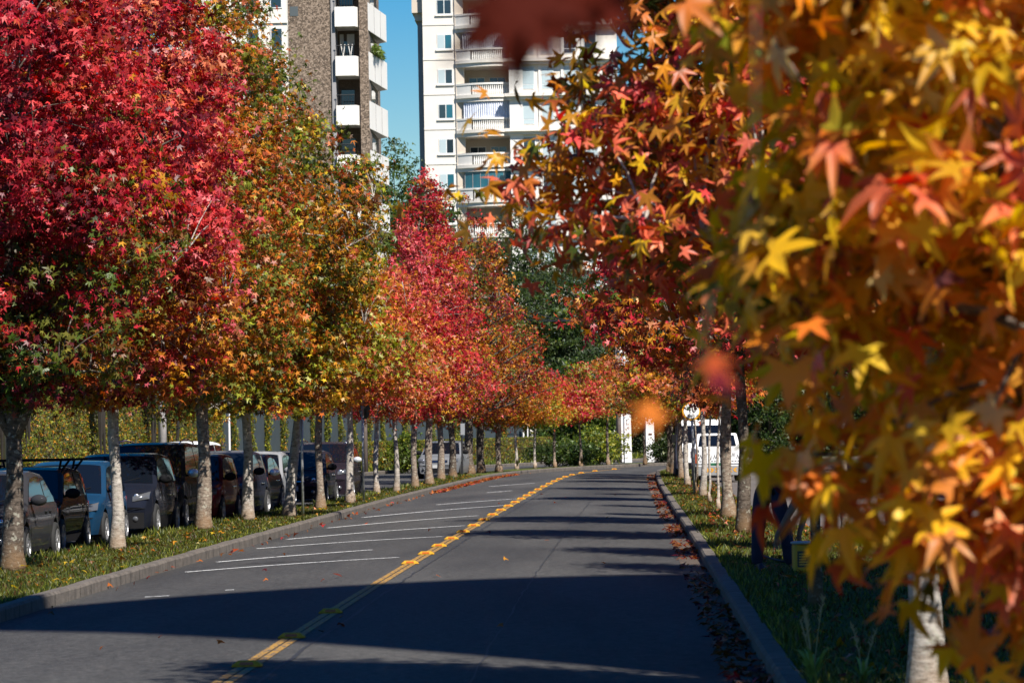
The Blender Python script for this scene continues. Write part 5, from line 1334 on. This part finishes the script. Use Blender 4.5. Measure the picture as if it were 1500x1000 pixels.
def pebble_tower():
    Y = 228.0
    X = lambda v: px_(v, Y, 100)
    root = empty('apartment_tower', (X(480), Y, 0), 0, 'apartment tower clad in brown pebbles with long white balconies', 'building')
    ox, oy = X(480), Y
    x0, x1, x2, x3, xr = X(423)-ox, X(486)-ox, X(492)-ox, X(527)-ox, X(540)-ox
    top = 36
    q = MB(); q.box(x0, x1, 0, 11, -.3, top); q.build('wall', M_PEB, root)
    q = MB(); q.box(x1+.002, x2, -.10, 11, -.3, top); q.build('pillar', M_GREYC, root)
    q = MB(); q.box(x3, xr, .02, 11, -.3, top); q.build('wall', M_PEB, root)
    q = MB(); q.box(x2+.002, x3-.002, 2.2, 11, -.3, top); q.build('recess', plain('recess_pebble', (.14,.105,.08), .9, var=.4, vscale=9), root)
    zf = [pz(v, Y, 500) for v in (40, 112, 180)]
    z0 = zf[0]; fh = (zf[0]-zf[1])
    for k in range(-2, 9):
        zb = z0-fh*k                                  # underside of this floor's parapet
        if zb < .5 or zb > top-1: continue
        bal = MB(); w = x3-x2
        poly = [(x2+.003, -.35), (x3-.25, -.35), (x3-.003, .35), (x3-.003, 2.18), (x2+.003, 2.18)]
        bal.prism([(a, b) for a, b in poly], zb, zb+.22)
        poly2 = [(x2+.003, -.36), (x3-.25, -.36), (x3+.003, .35), (x3-.16, .35), (x3-.32, -.22), (x2+.003, -.22)]
        bal.prism(poly2, zb+.001, zb+1.18)
        bo = bal.build('balcony', M_BALC, root)
        r_ = MB(); zt_ = zb+1.18
        for xx in np.linspace(x2+.1, x3-.35, 7): r_.tube([(xx,-.29,zt_),(xx,-.29,zt_+.62)], .018, 5)
        r_.tube([(x2+.02,-.29,zt_+.62),(x3-.3,-.29,zt_+.62)], .03, 6); r_.build('railing', M_BLACK, bo)
        d_ = MB(); d_.box(x2+.15, x2+.95, 2.13, 2.18, zb+.25, zb+2.3); d_.build('glass_door', M_WIN, bo)
        if k == 1:
            t_ = MB()
            for dx in (0,.45):
                t_.tube([(x2+.3+dx,.2,zt_-.9),(x2+.55+dx,.2,zt_+.75)], .025, 5); t_.tube([(x2+.6+dx,.2,zt_-.9),(x2+.3+dx,.2,zt_+.75)], .025, 5)
            t_.build('folding_frame', M_BALC, bo)
            t_ = MB(); t_.box(x2+.55, x2+1.0, 2.08, 2.125, zt_+.9, zt_+1.55); t_.box(x2+.12, x2+.35, 2.08, 2.125, zt_+.9, zt_+1.55); t_.build('framed_picture', M_FRAME, bo)
        # long side balcony, facing the road
        sb = MB(); zs = zb-.20
        pl = [(xr+.003,.05),(X(567)*1.0-ox+.34*0+(.0),7.6),(xr+.003,8.6)]
        pl[1] = (px_(567, Y+7.6, 100)-ox, 7.6)
        sb.prism(pl, zs, zs+1.66); s_o = sb.build('side_balcony', M_BALC, root)
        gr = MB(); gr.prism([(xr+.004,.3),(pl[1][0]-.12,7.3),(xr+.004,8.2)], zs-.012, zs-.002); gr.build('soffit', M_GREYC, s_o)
        for f_ in (.33,.66):
            a_ = (xr+.003+(pl[1][0]-xr)*f_+.004, .05+7.55*f_); se = MB(); se.box(a_[0], a_[0]+.012, a_[1]-.03, a_[1]+.03, zs+.02, zs+1.64); se.build('seam', M_GREYC, s_o)
        w_ = MB(); w_.box(xr+.002, xr+.03, 2.0, 5.5, zs+1.7, zs+2.6); w_.build('side_window', M_WIN, root)
    q = MB(); zz = pz(205, Y, 545); q.box(xr+.002, px_(548,Y+6,300)-ox, .6, 8.5, -.2, zz-1.0); q.build('side_wall', M_BEIGE, root)
    q = MB(); q.box(X(426)-ox, X(438)-ox, -.02, .05, pz(24,Y,430), pz(10,Y,430)); q.build('window', plain('shutter_slate', (.07,.085,.09), .6), root)
    q = MB(); q.box(X(436)-ox, X(438)-ox, -.03, .05, pz(200,Y,430), pz(190,Y,430)); 
    # plants in a box on the second side balcony
    gen = np.random.default_rng(77); zs = z0-.20
    pp_ = np.stack([xr+.1+gen.random(500)*.5, 1.5+gen.random(500)*4.5, zs-fh+1.66+gen.random(500)*.55], 1)
    np_mesh('balcony_plant', *place_leaves(pp_, gen.normal(size=(500,3))+np.array([.3,-.3,.8]), np.full(500,.2), np.array(CR['green'])*gen.uniform(.6,1.6,(500,1)), 0, gen), M_LEAF, root)
pebble_tower()

def white_block():
    Y = 262.0
    x0, x1 = px_(250,Y,100), px_(420,Y,20)
    root = empty('apartment_block', (x0, Y, 0), 0, 'white apartment block showing behind the top of the olive tree', 'building')
    q = MB(); q.box(0, x1-x0, 0, 12, -.3, 44); q.build('wall', M_WALLW, root)
    for k in range(14):
        zz = 1.2+3*k
        for xx in (1.0, 3.2, 5.4, 7.0):
            if xx+.6 > x1-x0-.2: continue
            q = MB(); q.box(xx-.08, xx+.78, -.05, .05, zz-.08, zz+1.6); fr = q.build('window', M_FRAME, root)
            q = MB(); q.box(xx, xx+.7, -.06, -.052, zz, zz+1.5); q.build('pane', M_WIN, fr)
        q = MB(); q.box(0, x1-x0+.1, -.12, -.002, zz+1.9, zz+2.05); q.build('string_course', M_BALC, root)
white_block()

def white_tower():
    Y = 329.0
    X = lambda v: px_(v, Y, 150)
    ox = X(620); root = empty('white_tower', (ox, Y, 0), 0, 'tall white tower with curved balustraded balconies against the blue sky', 'building')
    x = lambda v: X(v)-ox
    top = 46
    zz = lambda v: pz(v, Y, 700)
    fh = (zz(20)-zz(275))/5.0
    q = MB(); q.box(x(621), x(668), 0, 14, -.3, top); q.build('wall', M_WALLW, root)
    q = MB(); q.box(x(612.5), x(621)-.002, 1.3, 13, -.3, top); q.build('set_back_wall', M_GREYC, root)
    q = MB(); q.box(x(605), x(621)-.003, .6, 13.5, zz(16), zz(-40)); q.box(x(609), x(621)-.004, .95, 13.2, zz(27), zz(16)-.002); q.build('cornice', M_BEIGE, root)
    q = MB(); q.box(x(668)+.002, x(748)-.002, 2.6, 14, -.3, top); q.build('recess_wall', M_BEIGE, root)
    q = MB(); q.box(x(748), x(905), -1.7, 14, -.3, top); q.build('bay_wall', M_WALLW, root)
    q = MB(); q.box(x(748)-.05, x(766), -1.85, -1.702, -.3, top); q.build('pilaster', M_BALC, root)
    xa, xb = x(668), x(748); n = 14
    def bow(off):
        pts = []
        for i in range(n+1):
            s_ = i/n; xx = xa+(xb-xa)*s_; yy = -(1.55*math.sin(math.pi*min(1, s_*.62+.13))+.35*s_)+.55
            pts.append((xx, yy+off))
        return pts
    styles = ['dark','curtain','dark','white','dark','teal','dark','dark']
    z_first = zz(20)
    for k in range(-2, 13):
        zw = z_first-k*fh                          # rail level of this storey (window sill about the same)
        if zw < 2: continue
        # flat wall window
        f_ = MB(); f_.box(x(642), x(664), -.04, .06, zw-.02, zw+1.28); fr = f_.build('window', M_FRAME, root)
        mid = (x(642)+x(664))/2
        for (a, b, mt) in ((x(642)+.07, mid-.04, M_WINB if k % 3 else M_WIN), (mid+.04, x(664)-.07, M_TEAL if k % 2 else M_WIN)):
            pn = MB(); pn.box(a, b, -.055, -.042, zw+.05, zw+1.2); pn.build('pane', mt, fr)
        sl = MB(); sl.box(x(640), x(666), -.14, -.002, zw-.16, zw-.03); sl.build('sill', M_BALC, fr)
        q = MB(); q.box(x(621)-.01, x(668), -.05, -.003, zw-.95, zw-.80); q.build('string_course', M_WALLW, root)
        # balcony
        bl = MB(); bw = bow(0); zb = zw-1.35
        bl.prism(bow(-.18)+[(xb, 2.58), (xa, 2.58)], zb+.0, zb+.28); bl.prism(bow(-.04)+[(xb-.003, 2.57), (xa+.003, 2.57)], zb-.32, zb-.002)
        bo = bl.build('balcony', M_WALLW, root)
        hr = MB(); o1 = bow(-.08); o2 = bow(.16)
        hr.prism(o1+o2[::-1], zb+1.12, zb+1.28); hr.build('handrail', M_BALC, bo)
        pr = MB(); i0 = 4; o1 = bow(-.03)[:i0+1]; o2 = bow(.12)[:i0+1]; pr.prism(o1+o2[::-1], zb+.281, zb+1.118); pr.build('parapet', M_BALC, bo)
        bs = MB(); c = bow(.04)
        for i in range(i0*2+1, 2*n):
            f0 = i/2+.0; j = int(f0); t_ = f0-j; p_ = (c[j][0]+(c[min(j+1,n)][0]-c[j][0])*t_, c[j][1]+(c[min(j+1,n)][1]-c[j][1])*t_)
            bs.lathe([(.06,.0),(.085,.12),(.09,.3),(.045,.6),(.065,.84)], 'z', (p_[0], p_[1], zb+.281), 8)
        bs.build('balusters', M_BALC, bo, smooth=True)
        col = MB(); col.box(xa+.003, xa+.75, -.15, 2.59, zb+.283, zb+fh-.325); col.build('end_column', M_BEIGE, bo)
        st = styles[k % 8]
        if st == 'dark':
            for a in (xa+1.1, xa+2.9):
                w_ = MB(); w_.box(a-.07, a+1.35, 2.52, 2.598, zb+.3, zb+2.05); wf = w_.build('window', M_FRAME, bo)
                w_ = MB(); w_.box(a, a+.62, 2.50, 2.516, zb+.35, zb+1.98); w_.box(a+.68, a+1.28, 2.50, 2.516, zb+.35, zb+1.98); w_.build('pane', M_WIN, wf)
        else:
            mt = {'curtain': M_CURT, 'white': M_CURTW, 'teal': M_TEAL}[st]
            c2 = bow(.10); g_ = MB(); rows = []
            i1 = 2
            for i in range(i1*6, n*6+1):
                f0 = i/6; j = min(int(f0), n-1); t_ = f0-j
                wav = (.05*math.sin(i*1.9) if st != 'teal' else 0)
                rows.append([(c2[j][0]+(c2[j+1][0]-c2[j][0])*t_, c2[j][1]+(c2[j+1][1]-c2[j][1])*t_+wav, z_) for z_ in (zb+1.285, zb+fh-.335)])
            g_.grid(rows); g_.build({'teal': 'glazing'}.get(st, 'curtain'), mt, bo)
            if st == 'teal':
                for j in range(2, n+1, 2):
                    m_ = MB(); m_.box(c2[j][0]-.02, c2[j][0]+.02, c2[j][1]-.03, c2[j][1]-.004, zb+1.286, zb+fh-.336)
                    m_.build('mullion', M_GREYC, bo)
        # bay: windows and cornice
        q = MB(); q.box(xb-.45, x(905)+.3, -2.35, -1.703, zb-.05, zb+.22); q.box(xb-.25, x(905)+.2, -2.1, -1.704, zb-.30, zb-.052); q.build('cornice', M_WALLW, root)
        for (a, b) in ((767,783),(795,811),(828,844),(858,874)):
            w_ = MB(); w_.box(x(a)-.08, x(b)+.08, -1.74, -1.65, zb+.55, zb+2.52); wf = w_.build('window', M_FRAME, root)
            w_ = MB(); w_.box(x(a), x(b), -1.76, -1.745, zb+1.02, zb+2.44); w_.box(x(a), x(b), -1.76, -1.745, zb+.62, zb+.95); w_.build('pane', M_WINB if (a+k*7) % 5 else M_WIN, wf)
            w_ = MB(); w_.box(x(a)-.3, x(a)-.1, -1.80, -1.705, zb+.24, zb+fh-.32); w_.build('jamb', M_BALC, root)
    return root
white_tower()

def corner_block():
    # the block beyond the pavement whose shadow falls across the road
    c0, c1 = Vector((16.2, 9.15)), Vector((27.3, 18.2))
    t = (c1-c0).normalized(); L = (c1-c0).length; ang = math.atan2(t.y, t.x)
    root = empty('apartment_block', (c0.x, c0.y, 0), ang, 'tall apartment block beside the pavement casting the broad shadow over the road', 'building')
    q = MB(); q.box(0, L, -13, 0, -.3, 46); q.build('wall', M_WALLW, root)
    q = MB(); q.box(-.25, L+.25, -13.25, .25, 46.002, 46.5); q.build('parapet', M_BALC, root)
    for k in range(14):
        for j in range(4):
            for (ya, yb) in ((.0, .06), (-13.06, -13.0)):
                x = 1.6+j*3.4; z = 1.2+3.1*k
                w_ = MB(); w_.box(x, x+1.6, ya+.002, yb+.002, z, z+1.5); wf = w_.build('window', M_FRAME, root)
                yo = yb+.004 if ya == 0 else ya-.012
                w_ = MB(); w_.box(x+.08, x+1.52, yo, yo+.01, z+.08, z+1.42); w_.build('pane', M_WIN, wf)
corner_block()

# ------------------------------------------------------------------ light
EL = math.radians(48); HX, HY = -.60, .80
ln_ = math.hypot(HX, HY); HX /= ln_; HY /= ln_
sd = bpy.data.lights.new('sun', 'SUN'); sd.energy = 5.0; sd.angle = math.radians(.53); sd.color = (1, .95, .87)
so = bpy.data.objects.new('sun', sd); COL.objects.link(so)
dirv = Vector((HX*math.cos(EL), HY*math.cos(EL), -math.sin(EL)))
so.rotation_euler = dirv.to_track_quat('-Z', 'Y').to_euler(); so.location = (30, -15, 40)
w = bpy.data.worlds.new('World'); scene.world = w; w.use_nodes = True
nt = w.node_tree; bg = nt.nodes['Background']
sky = nt.nodes.new('ShaderNodeTexSky'); sky.sky_type = 'NISHITA'; sky.sun_disc = False
sky.sun_elevation = EL; sky.sun_rotation = math.atan2(-HX, -HY); sky.ozone_density = 2.5; sky.dust_density = .3; sky.air_density = 1.0
hs = nt.nodes.new('ShaderNodeHueSaturation'); hs.inputs['Saturation'].default_value = 1.95; hs.inputs['Hue'].default_value = .51; hs.inputs['Value'].default_value = 1.1
nt.links.new(sky.outputs[0], hs.inputs['Color']); nt.links.new(hs.outputs[0], bg.inputs['Color'])
bg.inputs['Strength'].default_value = .052

vs_ = scene.view_settings; vs_.view_transform = 'Standard'; vs_.look = 'None'; vs_.exposure = 0.84; vs_.gamma = 1.0
scene.render.engine = 'CYCLES'
cy = scene.cycles; cy.use_denoising = True
try: cy.denoiser = 'OPENIMAGEDENOISE'
except Exception: pass
cy.max_bounces = 7; cy.diffuse_bounces = 3; cy.glossy_bounces = 3; cy.transmission_bounces = 4; cy.transparent_max_bounces = 4
cy.sample_clamp_indirect = 6
